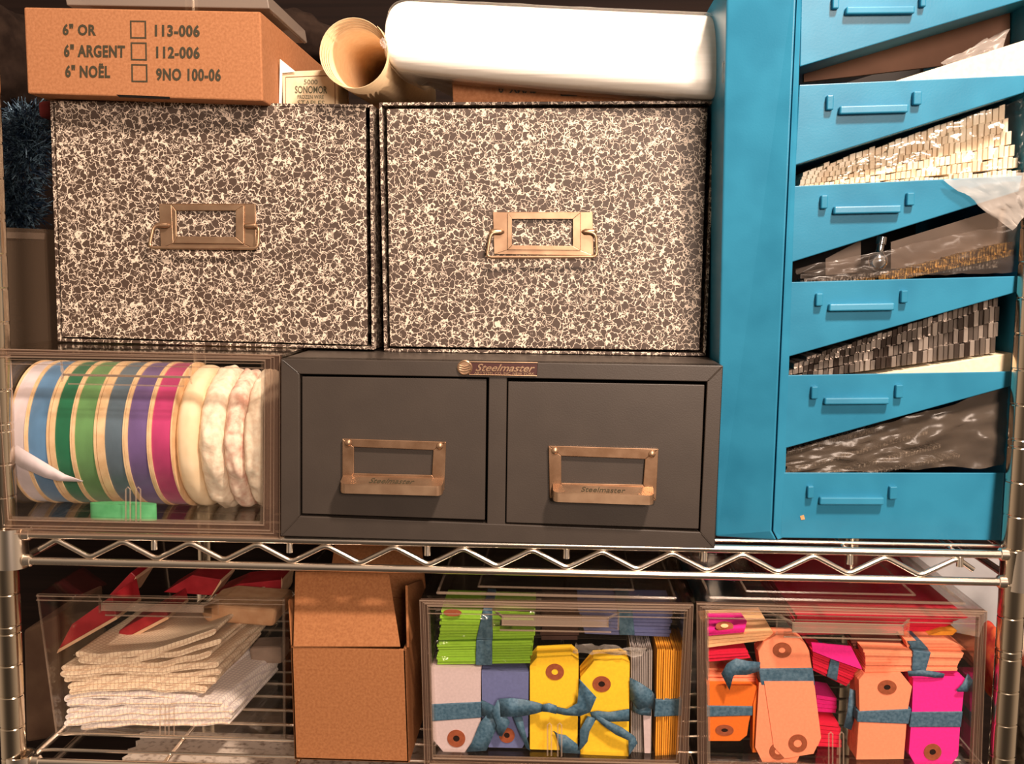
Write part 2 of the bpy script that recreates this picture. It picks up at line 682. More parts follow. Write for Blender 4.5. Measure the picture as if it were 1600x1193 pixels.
def drawer(q, name='drawer'):
    d = MB()
    d.slab(q, CY + .0012, .004)
    zlo, zhi = P(*q[3], CY).z + .004, P(*q[0], CY).z - .03
    x0, x1 = P(*q[0], CY).x + .004, P(*q[1], CY).x - .006
    d.box((x0, CY + .005, zlo), (x0 + .001, .26, zhi))
    d.box((x1 - .001, CY + .005, zlo), (x1, .26, zhi))
    d.box((x0, CY + .005, zlo), (x1, .26, zlo + .001))
    return d.build(name, GREY, cab, bevel=.0009)


bk = MB()
bk.slab((iTL, iTR, iBR, iBL), CY + .02, .001)  # black sheet stands for the shade in the gaps round the drawers
bk.build('recess_shade', BLACK, cab)
d1 = drawer(((472, 588), (760, 592), (757.5, 812), (472, 802)))
pull(d1, ((535, 685), (697, 690), (694, 766), (535, 762)), ((553, 698), (677, 703), (675, 742), (553, 739)),
     ((536, 744), (694, 748)), (588, 749, 640, 755))
d2 = drawer(((794, 595.5), (1101, 601), (1091.5, 826), (791, 816)))
pull(d2, ((857, 696), (1029, 701), (1025, 782), (859, 778)), ((877, 712), (1008, 717), (1005, 757), (877, 754)),
     ((864, 757), (1020, 762)), (912, 763, 970, 769))
bd = MB()
bd.slab(((733, 565), (840, 566.5), (839, 587), (733, 585)), CY - .0012, .0012)
badge = bd.build('name_badge', BADGE, cab, label='dark red and nickel maker badge', bevel=.0003)
e = MB()
bq = ((733, 565), (840, 566.5), (839, 587), (733, 585))
vq = PL(bq, CY - .0014)
e.tube(vq, .0004, 6, closed=True)
e.build('badge_border', BRASS, badge)
e = MB()
ctr = P(726.5, 574, CY)
e.lathe(ctr, (0, -1, 0), [(0, .0056), (.0012, .0056), (.0018, .0048), (.0013, .0044), (.0013, .0001)], 24)
for k in range(3):
    e.tube([ctr + Vector((-.004, -.0016, .0018 - k * .0017)), ctr + Vector((0, -.0017, .0008 - k * .0017)), ctr + Vector((.004, -.0016, .002 - k * .0017))], .0005, 6)
e.build('badge_medallion', BRASS, badge, smooth=True)
text('lettering', 'Steelmaster', (743, 568, 836, 579.5), CY - .0014, BRASS, badge, shear=.45, bold=.012, ext=.0005)
text('lettering', 'ART STEEL CO. INC. NEW YORK', (741, 580.5, 835, 584.5), CY - .0014, BRASS, badge, bold=.01, ext=.0004)

# ------------------------------------------------------------------ marbled storage drawers
BY = .07


def marbled_box(label, o, i, pl, fr, win, lugs, bail):
    """o: outer case corners, i: drawer front corners (px)"""
    base = P((o[2][0] + o[3][0]) / 2, o[3][1], BY + .12)
    t = thing('marbled_storage_box', base, label, 'storage box', 'marbled paper drawer boxes')
    f4 = PL(o, BY)
    c = MB()
    cen = sum(f4, Vector()) / 4
    th = .0023
    for (a, b_) in ((0, 1), (1, 2), (2, 3), (3, 0)):
        p, q = f4[a], f4[b_]
        p2 = p + Vector((math.copysign(th, cen.x - p.x), 0, math.copysign(th, cen.z - p.z)))
        q2 = q + Vector((math.copysign(th, cen.x - q.x), 0, math.copysign(th, cen.z - q.z)))
        c.prism([p, q, q2, p2], (0, .30, 0))
    c.prism([p + Vector((0, .298, 0)) for p in f4], (0, .002, 0))
    c.build('case', MARBLE, t, bevel=.0004)
    d = MB()
    d.slab(i, BY + .0005, .003)
    x0, x1 = P(*i[0], BY).x + .002, P(*i[1], BY).x - .003
    z0, z1 = max(P(*i[3], BY).z, P(*i[2], BY).z) + .002, P(*i[1], BY).z - .012
    d.box((x0, BY + .003, z0), (x0 + .002, .34, z1))
    d.box((x1 - .002, BY + .003, z0), (x1, .34, z1))
    d.box((x0, BY + .003, z0), (x1, .34, z0 + .002))
    dr = d.build('drawer', MARBLE, t, bevel=.0006)
    # card holder: stamped plate, raised window frame, lugs, wire bail
    y = BY - .0010
    h = MB()
    for k in range(4):
        j = (k + 1) % 4
        h.slab((pl[k], pl[j], fr[j], fr[k]), y, .0014)
        h.slab((fr[k], fr[j], win[j], win[k]), y - .0014, .0022)
    hd = h.build('label_holder', BRASS, dr, bevel=.0005)
    for (lx, ly, s) in lugs:
        g = MB()
        c0 = P(lx, ly, y)
        g.tube([c0 + Vector((-s * .004, -.0002, 0)), c0 + Vector((-s * .002, -.0018, 0)), c0 + Vector((s * .005, -.0022, 0)),
                c0 + Vector((s * .0065, -.0012, 0))], [.0012, .0023, .0023, .0015], 10)
        g.build('handle_lug', BRASS, hd, smooth=True)
    w = MB()
    p = PL(bail, y - .0028)
    p[2] += Vector((0, -.004, 0))
    p[3] += Vector((0, -.004, 0))
    p[1] += Vector((0, -.001, 0))
    p[4] += Vector((0, -.001, 0))
    pts = [p[0]]
    for k in range(1, 5):
        a, b_, c_ = p[k - 1], p[k], p[k + 1]
        r = .004
        e0 = b_ + (a - b_).normalized() * min(r, (a - b_).length * .45)
        e1 = b_ + (c_ - b_).normalized() * min(r, (c_ - b_).length * .45)
        for u in (0, .33, .66, 1):
            pts.append(e0 * (1 - u) ** 2 + b_ * 2 * u * (1 - u) + e1 * u * u)
    pts.append(p[5])
    w.tube(pts, .0013, 10)
    w.build('bail_handle', BRASS, hd, smooth=True)
    return t


marbled_box('black and cream marbled drawer box under the open text carton and staples',
            ((78, 157), (582, 163), (585, 546), (90, 533)),
            ((85, 161), (571, 168), (574, 539), (97, 526)),
            ((248, 318), (399, 318), (401, 390), (251, 388)),
            ((268, 320), (381, 320), (381, 381), (271, 380)),
            ((275, 329), (368, 329), (368, 370), (276, 369)),
            ((258, 352, -1), (390, 353, 1)),
            ((262, 352), (241, 352), (236, 387), (405, 388), (405, 354), (388, 353)))
marbled_box('black and cream marbled drawer box under the white bag, next to the turquoise rack',
            ((592, 160), (1119, 157), (1103, 556), (600, 549)),
            ((604, 170), (1106, 168), (1093, 547), (609, 541)),
            ((770, 331), (926, 331), (928, 399), (772, 397)),
            ((793, 332), (907, 332), (907, 391), (793, 390)),
            ((800, 342), (895, 342), (895, 384), (800, 383)),
            ((779, 362, -1), (918, 362, 1)),
            ((781, 362), (767, 364), (761, 402), (933, 401), (931, 365), (915, 362)))


# ------------------------------------------------------------------ clear drawers
def plate(mb_, px, Y, d):
    mb_.slab(px, Y, d, 0, 1)


def clear_panel_drawer(t, q, Y, depth, handle, slots, notch=None):
    """front panel with a scoop handle, two finger loops, side walls, floor and back"""
    d = MB()
    plate(d, q, Y, .0022)
    v = PL(q, Y)
    zl_ = max(v[2].z, v[3].z)
    x0, x1, zt = v[0].x, v[1].x, min(v[0].z, v[1].z)
    xb0, xb1 = v[3].x, v[2].x
    d.prism([v[0], v[0] + Vector((.002, 0, 0)), v[3] + Vector((.002, 0, 0)), v[3]], (0, depth, 0), 1, 0)
    d.prism([v[1] - Vector((.002, 0, 0)), v[1], v[2], v[2] - Vector((.002, 0, 0))], (0, depth, 0), 1, 0)
    d.prism([v[3], v[2], v[2] + Vector((0, 0, .002)), v[3] + Vector((0, 0, .002))], (0, depth, 0), 1, 0)
    dr = d.build('drawer', [CLEAR, EDGE], t)
    # ridge lines moulded along the top of the panel
    r = MB()
    for k in (.0035, .0):
        a, b_ = v[0] - Vector((0, .0006, k + .0012)), v[1] - Vector((0, .0006, k + .0012))
        r.tube([a, b_], .0005, 6)
    r.build('panel_ridge', EDGE, dr)
    # scoop handle: (panel top-left, panel top-right, front TL, TR, BR, BL, panel bottom-left, bottom-right)
    ptl, ptr, ftl, ftr, fbr, fbl = handle
    o_ = .011
    A, B_ = P(*ptl, Y), P(*ptr, Y)
    Fq = PL((ftl, ftr, fbr, fbl), Y - o_)
    h = MB()
    tt = .0014
    h.prism(Fq, (0, tt, 0), 1, 1)
    h.tube([Fq[0], Fq[1], Fq[2], Fq[3]], .0005, 6, m=1, closed=True)
    h.prism([A, B_, Fq[1], Fq[0]], (0, 0, -tt), 0, 1)
    for (a, f0, f1, sx) in ((A, Fq[0], Fq[3], 1), (B_, Fq[1], Fq[2], -1)):
        h.prism([a, f0, f1, Vector((a.x, a.y, f1.z - .006))], (sx * tt, 0, 0), 0, 1)
    lo = [Vector((A.x + .006, Y - .001, Fq[3].z - .0075)), Vector((B_.x - .006, Y - .001, Fq[2].z - .0075))]
    h.tube(lo, .0007, 6, m=1)
    h.prism([lo[0], lo[1], Vector((lo[1].x, Y - .0005, Fq[2].z)), Vector((lo[0].x, Y - .0005, Fq[3].z))], (0, .0005, 0), 0, 1)
    h.build('scoop_handle', [CLEAR, EDGE], dr)
    for (sx, sy0, sy1, w) in slots:
        s_ = MB()
        a, c = P(sx - w, sy1, Y - .0012), P(sx - w, sy0, Y - .0012)
        b_, e_ = P(sx + w, sy0, Y - .0012), P(sx + w, sy1, Y - .0012)
        mid = (c + b_) / 2 + Vector((0, 0, abs(b_.x - c.x) * .5))
        s_.tube([a, c, mid, b_, e_], .0006, 6)
        s_.build('finger_loop', EDGE, dr)
    return dr


def clear_case(t, o, i, Y, depth, recess=None):
    """clear outer shell: thick front frame, thin walls running back, optional stacking ridge on top"""
    c = MB()
    for k in range(4):
        j = (k + 1) % 4
        c.slab((o[k], o[j], i[j], i[k]), Y, .006, 1, 1)
    v = PL(o, Y)
    w = .0022
    cen = sum(v, Vector()) / 4
    for (a, b_) in ((0, 1), (1, 2), (2, 3), (3, 0)):
        p, q = v[a], v[b_]
        n_ = Vector((0, 0, math.copysign(w, cen.z - p.z))) if a % 2 == 0 else Vector((math.copysign(w, cen.x - p.x), 0, 0))
        c.prism([p + Vector((0, .006, 0)), q + Vector((0, .006, 0)), q + n_ + Vector((0, .006, 0)), p + n_ + Vector((0, .006, 0))],
                (0, depth, 0), 1, 0)
    c.prism([p + Vector((0, depth, 0)) for p in v], (0, .002, 0), 0, 1)
    case = c.build('case', [CLEAR, RIM], t)
    g = MB()
    iv = PL(i, Y - .0004)
    g.tube(iv, .0008, 6, closed=True)
    ov = PL(o, Y - .0003)
    g.tube(ov, .0008, 6, closed=True)
    for u in (.4, .62):
        g.tube([a_.lerp(b_, u) for a_, b_ in zip(iv, ov)], .0005, 6, closed=True)
    g.build('frame_edge', EDGE, case)
    if recess:
        s_ = MB()
        zt = max(v[0].z, v[1].z) + .0012
        x0, x1 = v[0].x + .012, v[1].x - .012
        loop = [Vector((x0, Y + .012, zt)), Vector((x1, Y + .012, zt)), Vector((x1, depth - .02, zt)), Vector((x0, depth - .02, zt))]
        s_.tube(loop, .0012, 6, closed=True)
        x0 += .03
        x1 -= .03
        loop = [Vector((x0, Y + .03, zt)), Vector((x1, Y + .03, zt)), Vector((x1, depth - .05, zt)), Vector((x0, depth - .05, zt))]
        s_.tube(loop, .0009, 6, closed=True)
        s_.build('stacking_ridge', EDGE, case)
    return case


# --- ribbon drawer
tA = thing('clear_drawer_unit', P(215, 836, .14),
           'clear plastic drawer unit full of ribbon spools beside the grey steel cabinet', 'drawer unit', 'clear plastic drawers')
clear_case(tA, ((-24, 545), (437, 555), (437, 841), (-8, 833)), ((-6, 557), (414, 563), (412, 820), (13, 812)), -.004, .30)
clear_panel_drawer(tA, ((-9, 558), (412, 565), (410.5, 818), (8, 810)), .0, .27,
                   ((94, 563), (300, 566), (98, 584), (297, 588), (297, 590), (98, 586)),
                   ((200, 764, 814, 3.5), (216, 764, 815, 3.5)))


def satin(name, c):
    return noisy(name, tuple(x * .8 for x in c), tuple(min(1, x * 1.15) for x in c), 45, .38, stretch=(1, 1.5, .5), spec=.5, sheen=.2)


SR, SYC, SZC = .0585, .0655, -.1315
FLANGE = noisy('tan_card_flange', (.70, .46, .25), (.86, .62, .38), 90, .7)
SX = lambda px: P(px, 665, SYC - SR).x


def spool(x0, x1, fl, fr_, m, label, r=None):
    r = r or SR
    zc = SZC - (SR - r)
    a, b_ = SX(x0), SX(x1)
    t = thing('ribbon_spool', ((a + b_) / 2, SYC, zc - r), label, 'ribbon spool', 'ribbon spools in the clear drawer')
    w = MB()
    w.lathe((a, SYC, zc), (1, 0, 0), [(0, r * .94), (0, r * .982), ((b_ - a) * .5, r * .987), (b_ - a, r * .982), (b_ - a, r * .94)], 64)
    w.build('ribbon', m, t, smooth=True)
    for (q0, q1) in ((SX(fl), a), (b_, SX(fr_))):
        f = MB()
        th = max(.0008, q1 - q0)
        f.lathe((q0, SYC, zc), (1, 0, 0), [(0, r * .3), (0, r), (th, r), (th, r * .3), (0, r * .3)], 64, cap=False)
        f.build('flange', FLANGE, t, smooth=True)
    return t


spool_defs = [
    (13, 36.5, 10, 39, (.66, .58, .62), 'pale lilac ribbon spool at the left end of the row, its tail hanging loose'),
    (42, 71, 39.3, 75, (.10, .23, .42), 'bright blue ribbon spool between pale lilac and dark green'),
    (84, 108, 76, 110.5, (.012, .16, .075), 'dark green ribbon spool between blue and leaf green'),
    (115, 145, 111, 149, (.13, .30, .11), 'leaf green ribbon spool with a small white tear on its ribbon'),
    (162, 190, 150, 192.5, (.10, .15, .20), 'slate blue ribbon spool with a wide cream left flange'),
    (198, 228, 193, 230, (.15, .095, .26), 'purple ribbon spool between slate blue and magenta'),
    (235, 265, 230.5, 267.5, (.48, .045, .17), 'magenta ribbon spool next to the cream trim'),
]
spools = []
for k, (x0, x1, fl, fr_, c, lab) in enumerate(spool_defs):
    spools.append(spool(x0, x1, fl, fr_, satin('satin_ribbon', c), lab))
SATIN_LILAC = satin('satin_lilac', (.66, .58, .62))


def strip(pairs, name, m, parent, th=.0006, **k):
    """ribbon from px pairs ((xa, ya), (xb, yb), Y)"""
    mb_ = MB()
    L_, R_ = [], []
    for (a, b_, y) in pairs:
        L_.append(P(*a, y))
        R_.append(P(*b_, y))
    vs = L_ + R_
    n = len(L_)
    fs = [[i, i + 1, n + i + 1, n + i] for i in range(n - 1)]
    mb_.add(vs, fs)
    o = mb_.build(name, m, parent, solid=th, smooth=True, angle=28, **k)
    return o


strip([((3, 680), (4, 706), .012), ((40, 704), (30, 728), .006), ((80, 728), (70, 746), .005), ((102, 741), (92, 751), .006), ((130, 751), (128, 752), .008)],
      'loose_tail', SATIN_LILAC, spools[0])
tn = MB()
tn.slab(((115, 693), (122, 691), (130, 685), (129, 691), (125, 698), (121, 701)), .0125, .0004)
tn.build('paper_scrap', CREAM, spools[3], label='white torn scrap')


def lumpy(x0, x1, r, m, label, name, amp, seed, cat='trim roll', freq=60):
    a, b_ = SX(x0), SX(x1)
    zc = SZC - (SR - r)
    w = MB()
    nx, na = 14, 90
    rings = []
    for i in range(nx + 1):
        u = i / nx
        x = lerp(a, b_, u)
        base = r * (.90 + .10 * (1 - abs(2 * u - 1) ** 3.0))
        ring_ = []
        for k in range(na):
            th = 2 * pi * k / na
            p = Vector((x * freq, cos(th) * 3.2 + seed, sin(th) * 3.2))
            rr = base + amp * noise.noise(p) + amp * .6 * noise.noise(p * 2.7)
            ring_.append(Vector((x, SYC + cos(th) * rr, zc + sin(th) * rr)))
        rings.append(ring_)
    w.loft(rings)
    return w.build(name, m, None, label, cat, 'cream trims in the ribbon drawer', smooth=True, angle=70)


LACE = noisy('cream_lace', (.78, .63, .48), (.90, .80, .64), 260, .8, bump=.6, detail=5)
LACE_P = noisy('pink_cream_lace', (.62, .36, .28), (.9, .76, .62), 150, .8, bump=.6, detail=5)
CREAMRIB = noisy('cream_cotton_tape', (.80, .62, .40), (.88, .72, .50), 60, .7)
lumpy(269.5, 303, SR * .98, CREAMRIB, 'plain cream cotton tape roll right of the magenta spool', 'trim_roll', .0006, 3)
lumpy(305, 342, SR * .97, LACE, 'bulky cream lace roll in the middle of the three cream rolls', 'trim_roll', .0036, 11)
lumpy(344, 374, SR * .95, LACE_P, 'pink flecked cream lace roll between two cream rolls', 'trim_roll', .0036, 23)
lumpy(376, 404, SR * .96, LACE, 'cream lace roll pressed against the right wall of the drawer', 'trim_roll', .004, 37)
MINT = noisy('mint_green_ribbon', (.075, .36, .14), (.11, .44, .19), 120, .6)
g = MB()
a, b_ = P(143, 800, .012), P(246, 800, .012)
ctr = P(196, 800, .040)
rr = (b_.x - a.x) / 2
zf = P(143, 809, .012).z
ctr = Vector(((a.x + b_.x) / 2, .012 + rr, zf))
g.lathe(ctr, (0, 0, 1), [(0, rr * .35), (0, rr), (.0125, rr), (.0125, rr * .35), (0, rr * .35)], 48, cap=False)
# keep clear of the spools: the coil lies flat in front of and below them
for v in g.v:
    v.y = .004 + (v.y - .012) * .25
g.build('ribbon_coil', MINT, None, 'flat mint green ribbon coil on the floor of the ribbon drawer', 'ribbon', smooth=True)

# ------------------------------------------------------------------ open cloth drawer (no case)
LY = .047
tB = thing('open_storage_bin', P(265, 1150, .15),
           'clear open plastic drawer without a case holding folded checked cloths and red packets', 'drawer', 'clear plastic drawers')
clear_panel_drawer(tB, ((57, 928), (445, 935), (446, 1156), (87, 1146)), LY, .26,
                   ((153, 930), (342, 935), (158, 942), (318, 945), (318, 956), (158, 953)),
                   ((254, 1102, 1147, 4), (268, 1103, 1148, 4)))


def checked(name, c0, c1):
    m = mat(name, c0, .9, spec=.1)
    bs = m.node_tree.nodes['Principled BSDF']
    p = pos(m)
    br = N(m, 'ShaderNodeTexBrick', i_Scale=1.0)
    br.offset = 0.0
    br.inputs['Color1'].default_value = (*c0, 1)
    br.inputs['Color2'].default_value = (*c0, 1)
    br.inputs['Mortar'].default_value = (*c1, 1)
    br.inputs['Mortar Size'].default_value = .0005
    br.inputs['Brick Width'].default_value = .0035
    br.inputs['Row Height'].default_value = .0035
    mp = N(m, 'ShaderNodeMapping')
    mp.inputs['Rotation'].default_value = (.6, 0, .25)
    L(m, p, mp.inputs['Vector'])
    L(m, mp.outputs[0], br.inputs['Vector'])
    L(m, br.outputs['Color'], bs.inputs['Base Color'])
    return m


CLOTH_C = checked('cream_checked_cotton', (.86, .70, .52), (.68, .50, .36))
CLOTH_W = checked('white_checked_cotton', (.88, .80, .74), (.68, .60, .60))
ORD = ['topmost', 'second', 'third', 'fourth', 'fifth', 'sixth', 'seventh', 'eighth', 'ninth', 'tenth', 'eleventh', 'twelfth', 'thirteenth', 'fourteenth']
# (x left, x right, y left, y middle, y right, thickness) of each folded cloth, top to bottom
cloths = [
    (118, 338, 1022, 1019, 984, 9, 0), (122, 346, 1031, 1028, 1000, 8, 0), (96, 330, 1043, 1041, 1021, 9, 0), (94, 342, 1053, 1049, 1037, 9, 0),
    (100, 345, 1064, 1057, 1052, 9, 0), (106, 338, 1073, 1066, 1066, 9, 0), (108, 322, 1083, 1075, 1080, 9, 0),
    (100, 310, 1093, 1086, 1093, 10, 1), (104, 348, 1101, 1098, 1097, 9, 1), (104, 358, 1112, 1107, 1105, 9, 1), (102, 366, 1122, 1115, 1112, 9, 1),
    (100, 362, 1132, 1124, 1122, 9, 1), (126, 360, 1139, 1132, 1131, 8, 1)]
for k, (x0, x1, ya, ym, yb, th, wht) in enumerate(cloths):
    yy = LY + .012 + random.uniform(0, .004)
    n = 22
    # a folded cloth: two leaves joined in a soft fold at the left, bowed along its length
    top, bot = [], []
    for i in range(n + 1):
        u = .5 - .5 * cos(pi * i / n)
        x = lerp(x0, x1, u)
        y = (ya * (1 - u) * (1 - 2 * u) + ym * 4 * u * (1 - u) + yb * u * (2 * u - 1))
        y += noise.noise(Vector((x * .022, k * 3.1, 0))) * 4.2 + noise.noise(Vector((x * .07, k * 1.7, 5))) * 1.2
        e = min(1, u / .022, (1 - u) / .022)
        e = (1 - (1 - e) ** 2) ** .5
        top.append((x, y - th * .56 * max(e, .1)))
        bot.append((x, y + th * .5 * max(e, .1)))
    c = MB()
    ringsf = []
    ny = 8
    D = .115
    prof = top + bot[::-1]
    for j in range(ny + 1):
        v = j / ny
        r_ = []
        for q, (x, y) in enumerate(prof):
            pnt = P(x, y - 2.5 * k / 12, yy)
            pnt = pnt + Vector((.004 * v * sin(k) + (.011 * v if wht else .008 * v), D * v, 0))
            pnt.z += .0012 * noise.noise(Vector((x * .02, v * 2.5, k * 5.0)))
            r_.append(pnt)
        ringsf.append(r_)
    c.loft(ringsf)
    # crease that separates the two leaves on the front edge
    nm = c.build('folded_cloth', [CLOTH_W if wht else CLOTH_C], None,
                 ('white checked' if wht else 'cream checked') + ' folded cloth, ' + ORD[k] + ' from the top of the pile in the open drawer',
                 'cloth', 'folded checked cloths in the open drawer', smooth=True, angle=50)
    cr = MB()
    mid = [P(lerp(a_[0], b2[0], .5), lerp(a_[1], b2[1], .5), yy - .0003) for a_, b2 in list(zip(top, bot))[2:-1]]
    cr.tube(mid, .00045, 6)
    cr.build('fold_crease', CLOTH_C, nm)

RED = noisy('red_foil_paper', (.26, .008, .014), (.36, .018, .026), 80, .45)
TAN = noisy('tan_kraft_edge', (.58, .34, .20), (.66, .42, .26), 120, .8)
ZG = 0.0


def slanted_packet(q, Y, d, label, name='paper_packet'):
    t = thing(name, P(*q[3], Y), label, 'packet', 'red packets leaning in the open drawer')
    c = MB()
    c.slab(q, Y, d)
    c.build('packet_body', RED, t, bevel=.0008)
    e = MB()
    a, b_ = q[3], q[2]
    e.slab((a, b_, (b_[0] + 1, b_[1] + 5), (a[0] - 3, a[1] + 7)), Y - .0006, d)
    e.build('packet_edge', TAN, t, label='pale card edge', bevel=.0004)


slanted_packet(((112, 975), (175, 930), (182, 962), (91, 1014)), LY + .012, .05, 'red packet with a pale edge leaning furthest left in the open drawer')
slanted_packet(((186, 985), (258, 945), (262, 962), (182, 1004)), LY + .06, .05, 'red packet leaning behind the handle of the open drawer')
slanted_packet(((170, 930), (205, 893), (212, 900), (196, 930)), LY + .10, .04, 'narrow red packet sticking up at the back left of the open drawer')
slanted_packet(((255, 925), (300, 898), (345, 905), (330, 930)), LY + .12, .04, 'red packet lying at the back middle of the open drawer')
slanted_packet(((335, 928), (372, 912), (440, 905), (440, 928)), LY + .13, .04, 'red packet lying at the back right of the open drawer')
c = MB()
c.slab(((310, 952), (340, 945), (432, 952), (428, 980), (320, 972)), LY + .05, .06)
c.build('tan_cloth_roll', noisy('tan_felt', (.46, .24, .12), (.56, .33, .18), 90, .9), None, 'tan felt piece on top of the cloth pile at the right of the open drawer', 'felt', bevel=.004, seg=3)
c = MB()
c.slab(((388, 1012), (440, 1010), (440, 1038), (392, 1036)), LY + .10, .03)
c.build('grey_felt', noisy('grey_felt', (.25, .18, .14), (.3, .22, .17), 90, .9), None, 'grey brown felt strip standing behind the cloths near the right wall of the drawer', 'felt', bevel=.003)

# ------------------------------------------------------------------ open cardboard box
tC = thing('cardboard_box', P(548, 1192, .08), 'open brown cardboard box with raised flaps between two clear drawers', 'box')
KY = .010
v = PL(((454, 1012), (634, 1012), (640, 1193), (460, 1193)), KY)
v[0].z = v[1].z = (v[0].z + v[1].z) / 2
v[2].z = v[3].z = ZL + .0004
kd = .125
c = MB()
tk = .0025
c.prism(v, (0, tk, 0))
bkv = [p + Vector((0, kd, 0)) for p in v]
c.prism(bkv, (0, tk, 0))
c.prism([v[0], v[0] + Vector((tk, 0, 0)), v[3] + Vector((tk, 0, 0)), v[3]], (0, kd, 0))
c.prism([v[1] - Vector((tk, 0, 0)), v[1], v[2], v[2] - Vector((tk, 0, 0))], (0, kd, 0))
c.prism([v[3], v[2], v[2] + Vector((0, 0, tk)), v[3] + Vector((0, 0, tk))], (0, kd, 0))
c.build('box_body', KRAFT_D, tC, bevel=.0008)


def flap(pts, th, name='flap'):
    f = MB()
    n_ = (pts[1] - pts[0]).cross(pts[3] - pts[0]).normalized() * th
    f.prism(pts, n_)
    return f.build(name, KRAFT_D, tC, bevel=.0005)


flap([P(459, 1010.5, KY + .0004), P(626, 1010.5, KY + .0004), P(608, 893, KY + .030), P(462, 893, KY + .030)], .002)
flap([v[1] + Vector((0, .004, 0)), v[1] + Vector((0, kd - .004, 0)), P(656, 905, KY + .115), P(633, 914, KY + .02)], .002)
flap([bkv[1] + Vector((0, 0, 0)), bkv[0], bkv[0] + Vector((.006, .01, .05)), bkv[1] + Vector((-.006, .01, .05))], .002)
flap([v[0] + Vector((0, kd - .004, 0)), v[0] + Vector((0, .004, 0)), P(452, 935, KY + .012), P(468, 925, KY + .10)], .002)

# ------------------------------------------------------------------ clear drawer units on the lower shelf
tD = thing('clear_drawer_unit', P(870, 1190, .14), 'clear plastic drawer unit with green, yellow, blue and grey shipping tags', 'drawer unit', 'clear plastic drawers')
clear_case(tD, ((656, 938), (1083, 945), (1074, 1213), (664, 1205)), ((668, 946), (1074, 953), (1061, 1193), (676, 1184)), -.004, .30, recess=True)
clear_panel_drawer(tD, ((667.5, 948), (1073, 955), (1060, 1191), (677, 1182)), .0, .27,
                   ((769, 950), (968, 955), (784, 962), (951, 965), (951, 979), (784, 976)),
                   ((858.5, 1132, 1180, 3), (874.5, 1132, 1181, 3)))
tE = thing('clear_drawer_unit', P(1310, 1200, .14), 'clear plastic drawer unit with pink, orange and salmon shipping tags', 'drawer unit', 'clear plastic drawers')
clear_case(tE, ((1089, 943), (1542, 955), (1532, 1222), (1091, 1212)), ((1102, 953), (1530, 962), (1519, 1203), (1105, 1194)), -.004, .30, recess=True)
clear_panel_drawer(tE, ((1103, 955), (1529, 964), (1518, 1202), (1106, 1193)), .0, .27,
                   ((1213, 958), (1422, 965), (1238, 972), (1412, 976), (1412, 991), (1238, 987)),
                   ((1298, 1146, 1194, 3), (1315, 1146, 1194, 3)))


# ------------------------------------------------------------------ shipping tags
def paper(name, c):
    return noisy(name, tuple(x * .94 for x in c), tuple(min(1, x * 1.04) for x in c), 500, .75, spec=.2)


def jit(poly, a):
    return [(x + random.uniform(-a, a), y + random.uniform(-a, a) * .6) for x, y in poly]


def tag_bundle(label, poly, Y, depth, m, rings=(), tie=None, n=9, group=None, jitter=.5, tie_m=None, half=False):
    """upright bundle: front tag, the tags behind it, fibre ring(s), ribbon round the middle"""
    v = PL(poly, Y)
    lo = min(p.z for p in v)
    t = thing('tag_bundle', (sum(p.x for p in v) / len(v), Y + depth / 2, lo), label, 'tag bundle', group)
    f = MB()
    f.prism(v, (0, .0008, 0))
    front = f.build('front_tag', m, t)
    s = MB()
    for k in range(n):
        y0 = .0009 + (depth - .0009) * k / n
        y1 = .0009 + (depth - .0009) * (k + .9) / n
        s.prism([p + Vector((random.uniform(-1, 1) * jitter * .0004, y0, random.uniform(-1, 1) * jitter * .0003)) for p in v], (0, y1 - y0, 0))
    s.build('tag_stack', m, t)
    for (rx, ry, rr, sq, filled) in rings:
        c = P(rx, ry, Y)
        R_ = rr * .00047
        g = MB()
        g.ring(c + Vector((0, -.0005, 0)), R_ * .36, R_, .0005)
        for p in g.v:
            p.z = c.z + (p.z - c.z) * sq
        r_ = g.build('fibre_ring', RINGM, front, smooth=True)
        h = MB()
        h.lathe(c + Vector((0, -.0001, 0)), (0, 1, 0), [(0, .0001), (0, R_ * .36), (.0002, R_ * .36)], 20)
        for p in h.v:
            p.z = c.z + (p.z - c.z) * sq
        h.build('ring_hole', m if filled else HOLE, r_)
    if tie:
        q = PL(tie, Y - .0007)
        b = MB()
        d2 = depth + .0014
        o_ = .0009
        q[0].x -= o_
        q[3].x -= o_
        q[1].x += o_
        q[2].x += o_
        b.prism(q, (0, d2, 0))
        b.build('ribbon_tie', tie_m or RIBBON, t, bevel=.0008)
    return t


def side_stack(label, quad, Y, depth, m, n, name='tag_bundle', cat='tag bundle', tie=None, group=None):
    """bundle standing on edge: each tag shows only its thin edge"""
    TL, TR, BR, BL = quad
    v = PL(quad, Y)
    t = thing(name, (v[2] + v[3]) / 2 + Vector((0, depth / 2, 0)), label, cat, group)
    s = MB()
    for k in range(n):
        a, b_ = k / n, (k + .72) / n
        dy = random.uniform(0, .003)
        dt = random.uniform(-2, 2)
        s.slab(((lerp(TL[0], TR[0], a), lerp(TL[1], TR[1], a) + dt), (lerp(TL[0], TR[0], b_), lerp(TL[1], TR[1], b_) + dt),
                (lerp(BL[0], BR[0], b_), lerp(BL[1], BR[1], b_)), (lerp(BL[0], BR[0], a), lerp(BL[1], BR[1], a))), Y + dy, depth)
    s.build('tag_stack', m, t)
    if tie:
        b = MB()
        b.slab(tie, Y - .0008, depth + .0016)
        b.build('ribbon_tie', RIBBON, t, bevel=.0008)
    return t


